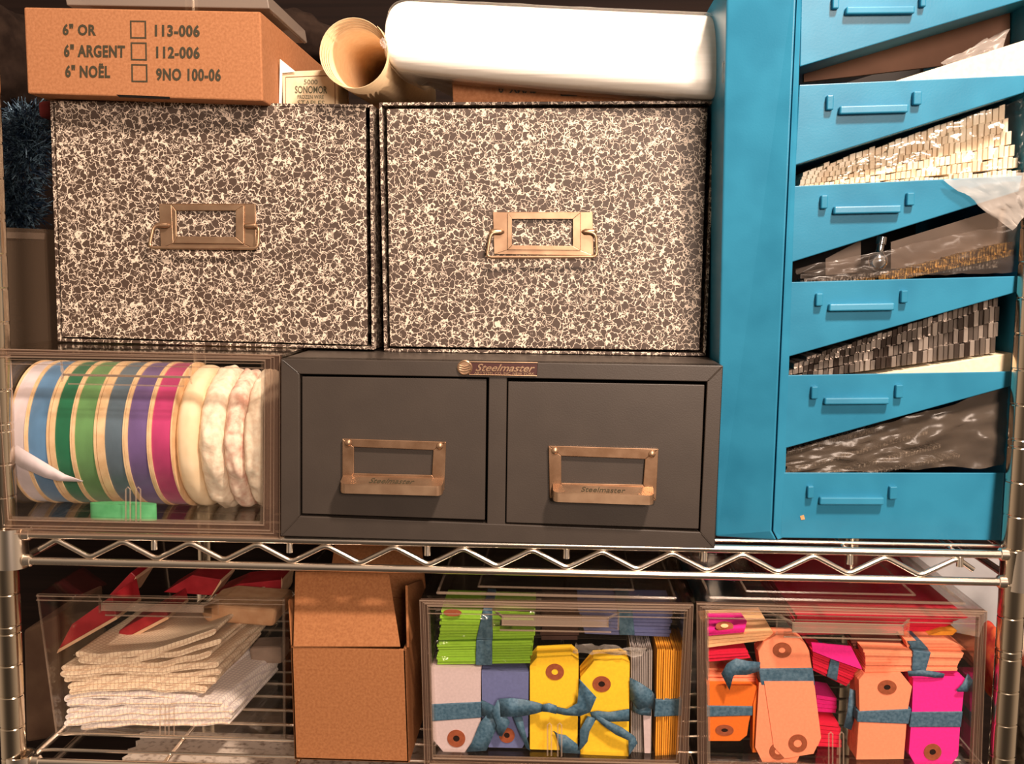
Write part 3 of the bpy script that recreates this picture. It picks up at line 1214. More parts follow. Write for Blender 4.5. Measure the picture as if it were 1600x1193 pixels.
def flat_stack(label, quad, Y, depth, m, n, tie=None, group=None, jx=2.0, cat='tag bundle', name='tag_bundle', back=(0, 0)):
    """bundle lying flat: the layers run sideways"""
    TL, TR, BR, BL = quad
    v = PL(quad, Y)
    t = thing(name, (v[2] + v[3]) / 2 + Vector((0, depth / 2, 0)), label, cat, group)
    s = MB()
    for k in range(n):
        a, b_ = k / n, (k + .86) / n
        j0, j1 = random.uniform(-jx, jx), random.uniform(-jx, jx)
        s.prism(PL(((lerp(TL[0], BL[0], a) + j0, lerp(TL[1], BL[1], a)), (lerp(TR[0], BR[0], a) + j1, lerp(TR[1], BR[1], a)),
                    (lerp(TR[0], BR[0], b_) + j1, lerp(TR[1], BR[1], b_)), (lerp(TL[0], BL[0], b_) + j0, lerp(TL[1], BL[1], b_))),
                   Y + random.uniform(0, .0015)), (back[0], depth, back[1]))
    s.build('tag_stack', m, t)
    if tie:
        b = MB()
        b.prism(PL(tie, Y - .0012), (back[0], depth + .002, back[1]))
        b.build('ribbon_tie', RIBBON, t, bevel=.0006)
    return t


C_LILAC = paper('pale_lilac_card', (.62, .49, .50))
C_BLUE = paper('periwinkle_card', (.14, .16, .34))
C_YEL = paper('yellow_card', (.95, .58, .03))
C_GREEN = paper('lime_card', (.30, .58, .045))
C_GREY = paper('grey_card', (.34, .29, .27))
C_ORNG = paper('amber_card', (.85, .36, .035))
C_SAL = paper('salmon_card', (.97, .31, .17))
C_MAG = paper('hot_pink_card', (.96, .025, .32))
C_RED = paper('red_pink_card', (.70, .012, .05))
C_RUST = paper('burnt_orange_card', (.80, .17, .02))
C_PEACH = paper('peach_card', (.92, .52, .26))
GD = 'tag bundles in the green and yellow drawer'
GE = 'tag bundles in the pink and orange drawer'
TY = .010

tag_bundle('pale lilac tag bundle standing upside down at the left of its drawer',
           [(674, 1042), (751, 1043), (751, 1140), (726, 1175), (693, 1174), (676, 1154)], TY, .020, C_LILAC,
           [(713, 1153, 15, 1, False)], ((675, 1100), (751, 1096), (751, 1121), (676, 1127)), group=GD)
bl = tag_bundle('periwinkle blue tag bundle half hidden by a ribbon bow',
                [(752.5, 1048), (826, 1049), (825, 1150), (816, 1168), (764, 1167), (754, 1150)], TY + .001, .020, C_BLUE,
                [(792, 1148, 13, 1, False)], None, group=GD)
strip([((753, 1093), (753, 1118), TY - .002), ((776, 1104), (768, 1122), TY - .004), ((786, 1094), (783, 1120), TY - .006)], 'ribbon_tail', RIBBON, bl)
strip([((768, 1108), (774, 1110), TY - .003), ((750, 1128), (783, 1124), TY - .003), ((737, 1160), (770, 1150), TY - .003), ((728, 1174), (760, 1172), TY - .003)], 'ribbon_tail', RIBBON, bl)
strip([((778, 1092), (768, 1112), TY - .006), ((790, 1116), (776, 1132), TY - .006), ((797, 1128), (775, 1138), TY - .006), ((784, 1150), (780, 1149), TY - .006)], 'ribbon_tail', RIBBON, bl)
strip([((802, 1120), (816, 1119), TY - .004), ((812, 1145), (820, 1140), TY - .004), ((822, 1168), (829, 1172), TY - .004)], 'ribbon_tail', RIBBON, bl)
ya = tag_bundle('yellow tag bundle standing taller beside the periwinkle one, ribbon bow across it',
                [(828, 1040), (838, 1028), (893, 1025), (904, 1034), (902, 1172), (828, 1170)], TY, .027, C_YEL,
                [(867, 1049, 15, .92, True)], None, group=GD)
strip([((780, 1091), (782, 1119), TY - .006), ((800, 1090), (800, 1119), TY - .008), ((818, 1092), (818, 1118), TY - .007), ((840, 1097), (838, 1114), TY - .006),
       ((850, 1101), (850, 1110), TY - .006)], 'ribbon_bow', RIBBON, ya)
strip([((848, 1100), (847, 1111), TY - .008), ((858, 1098), (858, 1112), TY - .010), ((870, 1102), (869, 1115), TY - .008)], 'ribbon_knot', RIBBON, ya)
strip([((866, 1103), (866, 1113), TY - .006), ((886, 1107), (884, 1117), TY - .007), ((902, 1098), (906, 1118), TY - .008), ((906, 1064), (922, 1112), TY - .008),
       ((905, 1060), (932, 1089), TY - .008)], 'ribbon_bow', RIBBON, ya)
strip([((864, 1142), (866, 1142), TY - .002), ((872, 1146), (873, 1160), TY - .002), ((884, 1148), (876, 1175), TY - .002), ((902, 1162), (893, 1176), TY - .002), ((907, 1176), (905, 1177), TY - .002)],
      'ribbon_tail', RIBBON, ya)
yb = tag_bundle('yellow tag bundle with a dark punched hole, second yellow one beside the grey tags',
                [(907, 1058), (928, 1033), (972, 1030), (984, 1036), (982, 1181), (907, 1178)], TY + .001, .024, C_YEL,
                [(940, 1068, 15, .9, False)], None, group=GD)
strip([((922, 1112), (925, 1124), TY - .004), ((934, 1110), (934, 1124), TY - .006), ((952, 1112), (950, 1127), TY - .005), ((983, 1107), (983, 1126), TY - .002)], 'ribbon_tie', RIBBON, yb)
strip([((918, 1118), (932, 1122), TY - .005), ((906, 1140), (921, 1142), TY - .005), ((906, 1160), (918, 1158), TY - .005), ((904, 1172), (908, 1170), TY - .005)], 'ribbon_tail', RIBBON, yb)
strip([((932, 1115), (930, 1122), TY - .006), ((950, 1126), (944, 1134), TY - .006), ((972, 1136), (962, 1147), TY - .006), ((992, 1150), (982, 1156), TY - .005),
       ((996, 1160), (982, 1166), TY - .004), ((984, 1178), (983, 1180), TY - .004)], 'ribbon_tail', RIBBON, yb)
gy = side_stack('grey tag bundle on edge with a wrinkled ribbon', ((986, 1016), (1020, 1018), (1018, 1176), (986, 1174)), TY + .004, .05, C_GREY, 12, group=GD)
strip([((984, 1058), (985, 1092), TY - .001), ((1000, 1066), (998, 1108), TY - .005), ((1018, 1078), (1012, 1104), TY - .004), ((1022, 1084), (1020, 1108), TY)], 'ribbon_tie', RIBBON, gy)
strip([((990, 1095), (988, 1110), TY), ((1004, 1104), (1000, 1116), TY - .003), ((1018, 1100), (1017, 1118), TY)], 'ribbon_tie', RIBBON, gy)
l_ = MB()
l_.slab(((1005, 1108), (1017, 1110), (1016, 1176), (1007, 1176)), TY + .001, .03)
l_.build('pale_tag', C_LILAC, gy, label='paler grey tag')
side_stack('amber orange tag bundle on edge against the right wall of its drawer', ((1027, 1014), (1066, 1016), (1060, 1178), (1024, 1180)), TY + .003, .05, C_ORNG, 11, group=GD,
           tie=((1024, 1094), (1066, 1091), (1065, 1118), (1022, 1120)))
g1 = flat_stack('lime green tag bundle lying flat, upper of the two green ones', ((690, 952), (835, 957), (834, 997), (687, 1000)), TY + .004, .05, C_GREEN, 10, group=GD,
                tie=((755, 951), (769, 952), (770, 999), (744, 999)))
g2 = flat_stack('lime green tag bundle lying flat, lower of the two green ones', ((684, 1003), (832, 1000), (829, 1036), (684, 1038)), TY + .003, .05, C_GREEN, 9, group=GD,
                tie=((744, 1000), (769, 999), (769, 1039), (743, 1039)))
rg = MB()
for (cx, cy, rx, ry) in ((707, 957, 15, 6),):
    c = P(cx, cy, TY + .0025)
    rg.prism([c + Vector((cos(a * pi / 12) * rx * .00047, 0, sin(a * pi / 12) * ry * .00047)) for a in range(24)], (0, .0006, 0))
rg.build('fibre_ring', RINGM, g1)
flat_stack('dark periwinkle tag bundle wrapped in film at the back right of its drawer', ((905, 950), (1050, 952), (1046, 995), (915, 990)), TY + .03, .05, C_BLUE, 8, group=GD,
           tie=((965, 949), (988, 950), (992, 992), (968, 992)))
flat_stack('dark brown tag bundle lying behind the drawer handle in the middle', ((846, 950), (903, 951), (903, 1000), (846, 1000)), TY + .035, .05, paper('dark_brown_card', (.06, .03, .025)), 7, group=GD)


def film(name, corners, nx, ny, amp, freq, m, parent=None, seed=0.0, **k):
    """wrinkled sheet between four points TL, TR, BR, BL"""
    a, b_, c_, d_ = corners
    s = MB()

    def f(u, v):
        p = a.lerp(b_, u).lerp(d_.lerp(c_, u), v)
        w = amp * noise.noise(Vector((u * freq + seed, v * freq, seed)))
        w += amp * .5 * noise.noise(Vector((u * freq * 2.3, v * freq * 2.3 + seed, 4.0)))
        return p + Vector((w * .4, -abs(w), w * .6))
    s.grid(f, nx, ny)
    return s.build(name, m, parent, smooth=True, angle=180, **k)


film('plastic_wrap', [P(681, 965, .008), P(845, 950, .008), P(838, 1040, .008), P(676, 1036, .007)], 26, 16, .004, 6, FILM, g1, 2.0)
film('plastic_bag', [P(900, 1003, .009), P(1010, 1012, .009), P(1003, 1024, .008), P(895, 1018, .010)], 18, 6, .004, 5, HAZE, None, 7.0,
     label='crumpled clear plastic bag lying over the grey tags', cat='bag')

# --- pink / orange drawer
flat_stack('red tissue tag bundle across the top right of the drawer', ((1243, 962), (1508, 964), (1450, 988), (1245, 992)), .040, .20, C_RED, 8, group=GE, jx=5)
yl = MB()
yl.slab(((1452, 992), (1470, 986), (1496, 985), (1488, 992)), .032, .04)
yl.build('paper_tag', C_ORNG, None, 'single amber tag under the red tissue bundle at the right', 'tag')
pk = thing('paper_tag', P(1135, 990, .02), 'single hot pink tag lying on the peach tags at the top left of its drawer', 'tag')
c = MB()
c.prism([P(1105, 957, .050), P(1158, 957, .050), P(1167, 970, .028), P(1163, 985, .012), P(1105, 991, .010)], (0, .0004, -.0012))
c.build('tag_card', C_MAG, pk)
c = MB()
cc = P(1132, 979, .0165)
c.prism([P(1132 + cos(a * pi / 10) * 14, 979 + sin(a * pi / 10) * 8, .019 - sin(a * pi / 10) * .004) for a in range(20)], (0, -.0003, .0006))
c.build('fibre_ring', RINGM, pk)
c = MB()
c.prism([P(1132 + cos(a * pi / 10) * 6, 978 + sin(a * pi / 10) * 3, .0180 - sin(a * pi / 10) * .0015) for a in range(20)], (0, -.0003, .0006))
c.build('ring_hole', C_PEACH, pk)
flat_stack('peach tag bundle lying at the top left of its drawer', ((1105, 994), (1208, 988), (1198, 1000), (1106, 1012)), .012, .06, C_PEACH, 3, group=GE, jx=.8)
flat_stack('red pink tag bundle lying under the peach tags', ((1105, 1014), (1166, 1012), (1172, 1028), (1107, 1034)), .014, .06, C_RED, 4, group=GE, jx=.8)
flat_stack('orange tag bundle lying behind the small ribbon bow at the left', ((1105, 1043), (1184, 1046), (1184, 1066), (1106, 1067)), .022, .05, C_SAL, 5, group=GE, jx=.8)
ru = tag_bundle('burnt orange tag bundle standing at the left wall of its drawer',
                [(1105, 1070), (1184, 1071), (1170, 1128), (1167, 1148), (1156, 1157), (1107, 1157)], TY + .004, .015, C_RUST,
                [(1132, 1140, 15, .62, False)], ((1105, 1102), (1177, 1103), (1174, 1118), (1105, 1120)), group=GE)
strip([((1127, 1052), (1140, 1078), .006), ((1136, 1036), (1146, 1056), .004), ((1150, 1028), (1148, 1054), .003), ((1168, 1032), (1166, 1054), .004), ((1188, 1034), (1186, 1048), .006)],
      'ribbon_bow', RIBBON, ru)
sa = tag_bundle('tall salmon tag bundle with three rings, fanned at the bottom, ribbon across its middle',
                [(1185, 1018), (1194, 1003), (1212, 992), (1242, 992), (1259, 1006), (1264, 1016), (1273, 1072), (1283, 1152), (1278, 1165), (1240, 1165), (1190, 1090), (1188, 1043)],
                TY - .001, .018, C_SAL, [(1222, 1015, 15, .85, True)], ((1187, 1044), (1268, 1043), (1272, 1070.5), (1191, 1070.5)), group=GE)
f = MB()
f.prism(PL([(1194, 1064), (1271, 1064), (1283, 1152), (1271, 1177), (1226, 1184), (1209, 1166)], TY - .0022), (0, .0006, 0))
ft = f.build('fanned_tag', C_SAL, sa)
c = P(1246.5, 1160.5, TY - .0022)
g = MB()
g.ring(c + Vector((0, -.0004, 0)), .0031, .0071, .0004)
g.build('fibre_ring', RINGM, ft, smooth=True)
f = MB()
f.prism(PL([(1186, 1066), (1225, 1066), (1252, 1175), (1243, 1193), (1192, 1191), (1180, 1167)], TY - .0015), (0, .0006, 0))
ft2 = f.build('fanned_tag', C_SAL, sa)
c = P(1216, 1173, TY - .0015)
g = MB()
g.ring(c + Vector((0, -.0004, 0)), .0026, .0068, .0004)
g.build('fibre_ring', RINGM, ft2, smooth=True)
f = MB()
f.prism(PL([(1177, 1100), (1186, 1066), (1188, 1175), (1176, 1175)], TY + .002), (0, .012, 0))
f.build('side_tags', C_RUST, sa)
# tilted pink bundle in the middle
tm = flat_stack('hot pink tag bundle tilted in the middle of its drawer', ((1270, 1018), (1344, 1046), (1322, 1072), (1270, 1047)), .022, .04, C_RED, 8, group=GE, jx=1.0,
                tie=((1298, 1029), (1312, 1035), (1308, 1064), (1292, 1057)))
c = MB()
c.slab(((1268, 1004), (1330, 1010), (1348, 1046), (1300, 1029), (1270, 1017)), .018, .002)
c.build('top_tag', C_MAG, tm, label='hot pink top tag')
flat_stack('salmon tag bundle lying across two upright ones at the right', ((1350, 1014), (1505, 1020), (1494, 1048), (1352, 1050)), .012, .05, C_SAL, 7, group=GE, jx=1.5,
           tie=((1427, 1016), (1455, 1019), (1447, 1048), (1425, 1047)))
sh = flat_stack('salmon tag packet with a wide flap on top of the lying salmon bundle', ((1415, 1000), (1482, 1001), (1512, 1016), (1420, 1017)), .020, .05, C_SAL, 3, group=GE, jx=.6,
                tie=((1418, 1002), (1440, 1001), (1455, 1018), (1428, 1017)))
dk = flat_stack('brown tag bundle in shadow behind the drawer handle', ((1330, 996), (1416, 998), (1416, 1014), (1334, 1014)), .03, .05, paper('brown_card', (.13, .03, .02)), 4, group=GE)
up = tag_bundle('salmon tag bundle with a dark punched hole standing left of the hot pink one',
                [(1342, 1062), (1350, 1052), (1408, 1051), (1425, 1072), (1418, 1110), (1412, 1185), (1338, 1186), (1343, 1112)],
                TY, .026, C_SAL, [(1386, 1073, 15, .8, False)], ((1342, 1111), (1423, 1107), (1418, 1131), (1341, 1128)), group=GE)
mg = tag_bundle('hot pink tag bundle standing upside down at the right of its drawer',
                [(1427, 1059), (1508, 1060), (1500, 1137), (1497, 1180), (1486, 1194), (1430, 1194), (1420, 1176), (1425, 1112)],
                TY, .024, C_MAG, [(1457, 1174, 14, 1, False)], ((1426, 1112), (1503, 1111), (1500, 1136), (1423, 1136)), group=GE)
strip([((1494, 1078), (1496, 1080), TY - .003), ((1504, 1068), (1512, 1080), TY - .003), ((1512, 1052), (1520, 1062), TY - .001)], 'ribbon_tail', RIBBON, mg)
strip([((1418, 1048), (1420, 1056), .008), ((1440, 1046), (1440, 1056), .007), ((1462, 1049), (1460, 1058), .008), ((1476, 1052), (1474, 1058), .009)], 'ribbon_bow', RIBBON, mg)
flat_stack('red pink tag bundle low in the middle behind the finger loops', ((1276, 1126), (1312, 1130), (1314, 1168), (1276, 1166)), .030, .04, C_RED, 6, group=GE)
flat_stack('crumpled pink tag bundle above the low red one in the middle', ((1276, 1085), (1308, 1090), (1306, 1114), (1276, 1112)), .045, .03, C_MAG, 4, group=GE)
strip([((1328, 1075), (1340, 1080), .02), ((1324, 1110), (1338, 1112), .02), ((1318, 1135), (1330, 1140), .02)], 'ribbon_tail', RIBBON, up)

# ------------------------------------------------------------------ turquoise tray rack


def RY(y):
    """the rack leans a little towards the viewer at its top"""
    return .024 - .034 * (840 - y) / 840.0


def Q(x, y, dy=0.0):
    return P(x, y, RY(y) + dy)


rk = thing('tray_rack', Q(1350, 845, .1), 'turquoise steel rack of slanted trays filled with trims and cards', 'tray rack')
c = MB()
RD = .23
c.prism([Q(1136, -40, .012), Q(1246, -40), Q(1206, 829), Q(1214, 844), Q(1118, 838, .014)], (0, RD, 0))
c.build('column', BLUE, rk, bevel=.0015, seg=3)
c = MB()
c.prism([Q(1247, -40, .0012), Q(1254, -40, .004), Q(1224, 840, .004), Q(1215.5, 843, .0012), Q(1208, 829, .0012)], (0, RD, 0))
c.build('column_flange', BLUE, rk, bevel=.0006)
c = MB()
c.prism([Q(1630, -40, .006), Q(1640, -40, .006), Q(1569, 846, .006), Q(1562, 846, .006)], (0, RD, 0))
c.build('right_side', BLUE, rk, bevel=.0008)
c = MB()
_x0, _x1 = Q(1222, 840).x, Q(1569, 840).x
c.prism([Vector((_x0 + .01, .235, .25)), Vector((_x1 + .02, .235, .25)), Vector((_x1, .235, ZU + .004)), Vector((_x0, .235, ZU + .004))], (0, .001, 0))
c.build('dark_backing', mat('open_back_shade', (.02, .014, .012), .7), rk)  # dark sheet stands for the darkness seen through the open back
trays = [
    ((1253, -70), (1636, -80), (1640, -12), (1250, 104), (1301, -8, 10, 22), (1321, 11, 108, 12, -1.2), (1438, -10, 9, 21)),
    ((1249, 132.5), (1604, 117), (1600, 144.5), (1242, 258), (1292, 149, 10.5, 23), (1311, 166, 108, 13, -3), (1427, 143, 13, 21)),
    ((1240.7, 290.5), (1598, 274), (1592, 299), (1235, 410), (1283, 305, 10.5, 21), (1302, 322.5, 106, 12, -2.2), (1417, 301, 12, 20)),
    ((1234, 440.5), (1592, 431), (1589, 456), (1228.6, 558), (1275.4, 458, 10.6, 20), (1294.5, 474.5, 103, 11.5, -1.6), (1408, 453.5, 10.6, 19.5)),
    ((1227, 586), (1581, 580), (1579, 603), (1223.5, 701), (1268, 603.5, 10.4, 19.5), (1287.5, 621, 102, 10.5, -.8), (1399.7, 601, 11.3, 20.5)),
    ((1222.6, 738), (1569.5, 738.6), (1563.5, 844), (1219.6, 840), (1262, 759, 9.6, 19), (1280, 776, 101, 11.5, .3), (1390, 759.7, 12, 20)),
]
for k, (a, b_, c_, d_, tl, bar, tr) in enumerate(trays):
    f = MB()
    f.prism([Q(*a, .003), Q(*b_, .003), Q(*c_, .003), Q(*d_, .003)], (0, .0014, 0))
    fl = [Q(*d_, .003), Q(*c_, .003)]
    f.prism([fl[0], fl[1], fl[1] + Vector((0, 0, .0014)), fl[0] + Vector((0, 0, .0014))], (0, .20, 0))
    tray = f.build('tray', BLUE, rk, bevel=.0006)
    yd = -.0002
    for (x, y, w, h) in (tl, tr):
        s = MB()
        q = [Q(x, y, yd), Q(x + w, y - .3, yd), Q(x + w - .5, y + h - .3, yd), Q(x - .5, y + h, yd)]
        for p in q:
            p.y -= .0012
        s.prism(q, (0, .006, 0))
        s.build('label_clip', BLUE, tray, bevel=.0008)
    x, y, w, h, sl = bar
    s = MB()
    q = [Q(x + 1, y, yd), Q(x + w, y + sl, yd), Q(x + w - 1, y + sl + h, yd), Q(x, y + h, yd)]
    q[2].y -= .0022
    q[3].y -= .0022
    q[0].y -= .0016
    q[1].y -= .0016
    s.prism(q, (0, .0055, 0))
    s.build('label_rail', BLUE, tray, bevel=.001)
ch = MB()
ch.prism([Q(1250, 806, .0026), Q(1256, 804, .0026), Q(1258, 811, .0026), Q(1252, 812, .0026)], (0, .0005, 0))
ch.build('paint_chip', noisy('chipped_paint', (.45, .28, .12), (.5, .32, .15), 300, .7), rk, label='small tan paint chip')

# ---- contents of the trays
c = MB()
c.prism([Q(1256, 128, .05), Q(1256, 40, .05), Q(1578, -50, .05), Q(1578, 90, .05)], (0, .004, 0))
c.build('kraft_board', noisy('brown_board', (.12, .058, .036), (.17, .085, .055), 20, .8), None, 'dark brown board at the back of the top open tray', 'board')


def card_stack(pts, dy, d, label, n=6, m=CREAM):
    """cards lying on the slanted tray floor"""
    t = MB()
    v = [Q(x, y, dy) for x, y in pts]
    t.prism(v, (0, d, 0))
    return t.build('card_stack', m, None, label, 'card', bevel=.0005)


card_stack(((1330, 148), (1610, 60), (1610, 132), (1330, 152)), .010, .12, 'cream card stack in the second tray from the top')
film('plastic_bag', [Q(1470, 98, .02), Q(1575, 45, .02), Q(1566, 78, .012), Q(1480, 103, .012)], 14, 8, .006, 4, HAZE, None, 3.0,
     label='clear crumpled bag corner above the cream card stack', cat='bag')

BEAD = noisy('cream_pearl_sequin', (.62, .44, .28), (.92, .80, .60), 300, .3, detail=5, bump=.4, spec=.6)
GOLD = noisy('dark_gold_sequin', (.10, .05, .015), (.62, .36, .10), 420, .3, metal=.6, detail=5, lo=.42, hi=.68)
SILV = noisy('silver_grey_bead', (.06, .05, .045), (.55, .47, .40), 500, .3, metal=.5, detail=5, lo=.45, hi=.68)


def tile_mat(name, lo, hi, rough, metal):
    m = mat(name, lo, rough, metal)
    b = m.node_tree.nodes['Principled BSDF']
    g = N(m, 'ShaderNodeNewGeometry')
    r = N(m, 'ShaderNodeValToRGB')
    r.color_ramp.elements[0].color = (*lo, 1)
    r.color_ramp.elements[1].color = (*hi, 1)
    r.color_ramp.elements[0].position = .25
    L(m, g.outputs['Random Per Island'], r.inputs['Fac'])
    L(m, r.outputs[0], b.inputs['Base Color'])
    return m


def trim_strip(x0, y0, x1, y1, h0, h1, n, dy, m, parent, name='trim_strip', depth=.03, jitter=2.0):
    """strip of small upright tiles or beads following a slanted line"""
    s = MB()
    for k in range(n):
        u0, u1 = k / n, (k + .9) / n
        ja = random.uniform(-1, 1) * jitter
        xa, xb = lerp(x0, x1, u0), lerp(x0, x1, u1)
        ya, yb_ = lerp(y0, y1, u0), lerp(y0, y1, u1)
        ha, hb = lerp(h0, h1, u0), lerp(h0, h1, u1)
        d = dy + random.uniform(0, .004)
        q = [Q(xa + .8, ya - ha + ja, d), Q(xb + .8, yb_ - hb + ja, d + random.uniform(-.001, .001)), Q(xb, yb_, d), Q(xa, ya, d)]
        s.prism(q, (0, depth, 0))
    return s.build(name, m, parent, bevel=.0003, seg=1)


PEARL = tile_mat('cream_pearl_tiles', (.80, .64, .46), (.95, .86, .70), .35, 0.0)
MIRR = tile_mat('smoky_mirror_tiles', (.05, .035, .028), (.50, .42, .36), .25, .5)
bt = thing('beaded_trim', Q(1430, 285, .03), 'cream beaded trim strips piled in a clear bag in the third tray from the top', 'trim')
for k in range(6):
    u = k / 5
    trim_strip(1246 + k * 2, lerp(300, 276, u) - k * .6, 1596 - k * 5, lerp(268, 176, u) + 12, lerp(8, 10, u) * .7, lerp(16, 26, u), 46 - k * 3, .012 + k * .004, PEARL, bt, jitter=2.5)
film('bag_film', [Q(1474, 281, -.001), Q(1606, 268, -.001), Q(1606, 330, -.003), Q(1582, 360, -.004)], 16, 14, .003, 4, milky('cloudy_film', (.75, .68, .62), .34, .3), bt, 1.0)
film('bag_film', [Q(1300, 262, .008), Q(1598, 153, .008), Q(1598, 264, .006), Q(1300, 292, .006)], 30, 12, .005, 6, FILM, bt, 5.0)

gt = thing('gold_sequin_trim', Q(1480, 430, .03), 'dark gold sequin trim in a clear bag in the fourth tray from the top', 'trim')
trim_strip(1330, 450, 1582, 392, 10, 16, 60, .016, GOLD, gt, depth=.02, jitter=1.5)
trim_strip(1370, 446, 1584, 399, 6, 9, 60, .012, GOLD, gt, depth=.02, jitter=1.5)
trim_strip(1250, 446, 1560, 418, 9, 12, 60, .022, SILV, gt, depth=.02, jitter=1.5)
film('bag_film', [Q(1240, 420, .010), Q(1588, 348, .010), Q(1588, 425, .008), Q(1260, 440, .008)], 30, 10, .006, 6, milky('grey_film', (.25, .2, .17), .14, .2, (.97, .96, .95)), gt, 9.0)
kn = MB()
kc = Q(1371, 412, .018)
kn.lathe(kc, (0.12, 0, 1), [(-.004, .001), (-.003, .0055), (.001, .0072), (.005, .0066), (.008, .0034), (.010, .0027), (.014, .0027), (.0145, .0036), (.020, .0036), (.0205, .001)], 24)
kn.build('metal_finial', mat('polished_chrome', (.75, .74, .76), .12, metal=1.0), None, 'small chrome finial standing behind the gold sequin trim', 'finial', smooth=True)
c = MB()
c.prism([Q(1290, 404, .04), Q(1345, 375, .04), Q(1345, 425, .04), Q(1290, 430, .04)], (0, .002, 0))
c.prism([Q(1392, 378, .03), Q(1572, 322, .03), Q(1572, 405, .03), Q(1392, 420, .03)], (0, .002, 0))
c.build('grey_card', noisy('grey_brown_card', (.20, .15, .12), (.25, .19, .15), 30, .7), None, 'grey brown card standing behind the gold sequin trim', 'card')

mt = thing('mirror_trim', Q(1400, 575, .03), 'smoky mirror tile trim strips piled in the fifth tray from the top', 'trim')
trim_strip(1229, 596, 1556, 551, 9, 26, 40, .012, MIRR, mt, jitter=2.0)
trim_strip(1232, 586, 1560, 525, 9, 24, 42, .014, MIRR, mt, jitter=2.0)
trim_strip(1240, 576, 1562, 501, 8, 24, 40, .016, MIRR, mt, jitter=2.0)
trim_strip(1260, 566, 1560, 478, 8, 16, 38, .018, MIRR, mt, jitter=2.0)
card_stack(((1330, 592), (1582, 551), (1582, 590), (1330, 596)), .009, .12, 'cream card under the smoky mirror trim')

gb = thing('silver_bead_trim', Q(1400, 730, .03), 'silver bead trim strips in a grey plastic bag in the lowest gap of the rack', 'trim')
for (x0, y0, x1, y1, h) in ((1226, 742, 1450, 678, 8), (1280, 748, 1470, 700, 7), (1340, 746, 1500, 715, 6), (1226, 712, 1380, 672, 8)):
    trim_strip(x0, y0, x1, y1, h, h * .9, 44, .016, SILV, gb, depth=.02, jitter=1.5)
film('bag_film', [Q(1226, 706, .010), Q(1582, 602, .012), Q(1566, 726, .008), Q(1226, 742, .008)], 40, 16, .006, 5, milky('grey_plastic_bag', (.20, .155, .12), .34, .22), gb, 12.0)

# ------------------------------------------------------------------ things on top of the marbled boxes
ct = thing('printed_carton', P(225, 150, .12), 'brown carton printed with checkbox lines and numbers, on the left marbled box', 'carton')
KYC = .048
c = MB()
c.slab(((37, 11), (407, 18), (411, 158), (43, 146)), KYC, .21)
c.build('carton_body', KRAFT, ct, bevel=.0012)
c = MB()
c.slab(((182, 147.5), (265, 151), (265, 155), (186, 151.5)), KYC - .0003, .001)
c.build('flap_slot', BLACK, ct)
for (body, px) in (('6" OR', (98, 37, 150, 55)), ('113-006', (242, 38, 312, 57)), ('6" ARGENT', (100, 69, 195, 89)), ('112-006', (244, 72, 312, 91)),
                   ('6" NO\u00cbL', (102, 98, 172, 121)), ('9NO 100-06', (244, 106, 345, 126))):
    text('lettering', body, px, KYC - .0002, INK, ct, bold=.036, space=1.1)
for (x, y) in ((203, 32), (204, 66), (205, 100)):
    s = MB()
    oq = ((x, y), (x + 25, y + .3), (x + 25.5, y + 28.5), (x + .5, y + 28))
    iq = ((x + 2.2, y + 2.2), (x + 22.8, y + 2.4), (x + 23.2, y + 26), (x + 2.6, y + 25.8))
    for i in range(4):
        j = (i + 1) % 4
        s.slab((oq[i], oq[j], iq[j], iq[i]), KYC - .0003, .0005)
    s.build('printed_checkbox', INK, ct)
c = MB()
c.slab(((100, -14), (417, -10), (421, 13.5), (104, 8)), KYC + .012, .12)
c.slab(((421, 12), (428, 17), (428, 25), (421, 20)), KYC + .03, .10)
c.build('acrylic_sheet', milky('grey_clear_lid', (.30, .24, .2), .6, .3), None, 'grey translucent plastic sheet lying on the printed carton', 'plastic sheet', bevel=.0008)

sb = thing('staple_box', P(484, 165, .10), 'small cream staple box with dark lettering beside the printed carton', 'box')
c = MB()
c.slab(((440, 112), (526, 108), (529, 171), (442, 171)), .095, .045)
c.build('box_body', noisy('aged_cream_card', (.70, .56, .36), (.78, .64, .43), 120, .75), sb, bevel=.0008)
GI = mat('faded_green_ink', (.10, .10, .055), .7)
for (body, px, bo) in (('5000', (475, 124, 496, 131.5), .0), ('SONOMOR', (461, 134, 511, 145.5), .01), ('FROZEN WIRE', (465, 148, 506, 154), .0), ('STAPLES', (465, 156.5, 507, 165), .0)):
    text('lettering', body, px, .0947, GI, sb, bold=bo, ext=.0002)
s = MB()
s.tube(PL(((446.5, 170), (446.5, 120.5), (522.5, 117.5), (524, 170)), .0948), .0003, 5)
s.build('printed_border', mat('brown_ink', (.22, .09, .04), .7), sb)
c = MB()
c.slab(((436, 163), (437.5, 92), (462, 112), (441, 114), (440, 163)), .093, .0005)
c.build('paper_scrap', WHITE, None, 'torn white paper scrap standing between carton and staple box', 'paper')

# rolled paper
pr = thing('paper_roll', P(560, 137, .05), 'loose roll of cream paper seen end on beside the white bag', 'paper roll')
A0 = P(551, 81, .045)
A1 = P(640, 150, .30)
ax = (A1 - A0).normalized()
ln = (A1 - A0).length
ROLLP = noisy('cream_kraft_paper', (.74, .52, .30), (.80, .58, .35), 200, .7, spec=.25)
r0 = .0268
u_ = ax.orthogonal().normalized()
w_ = ax.cross(u_)
m_ = MB()
turns, seg = 5, 40
off = [0, 0, 0]
rings0, rings1 = [], []
tot = turns * seg
for k in range(tot + 1):
    th = 2 * pi * k / seg
    f_ = k / tot
    r = r0 - .0042 * f_
    start = .001 + .016 * f_
    dirv = u_ * cos(th) + w_ * sin(th)
    cc = Vector((.0006 * f_, 0, -.0022 * f_))
    rings0.append(A0 + ax * start + dirv * r + cc)
    rings1.append(A1 + dirv * r + cc)
n = tot + 1
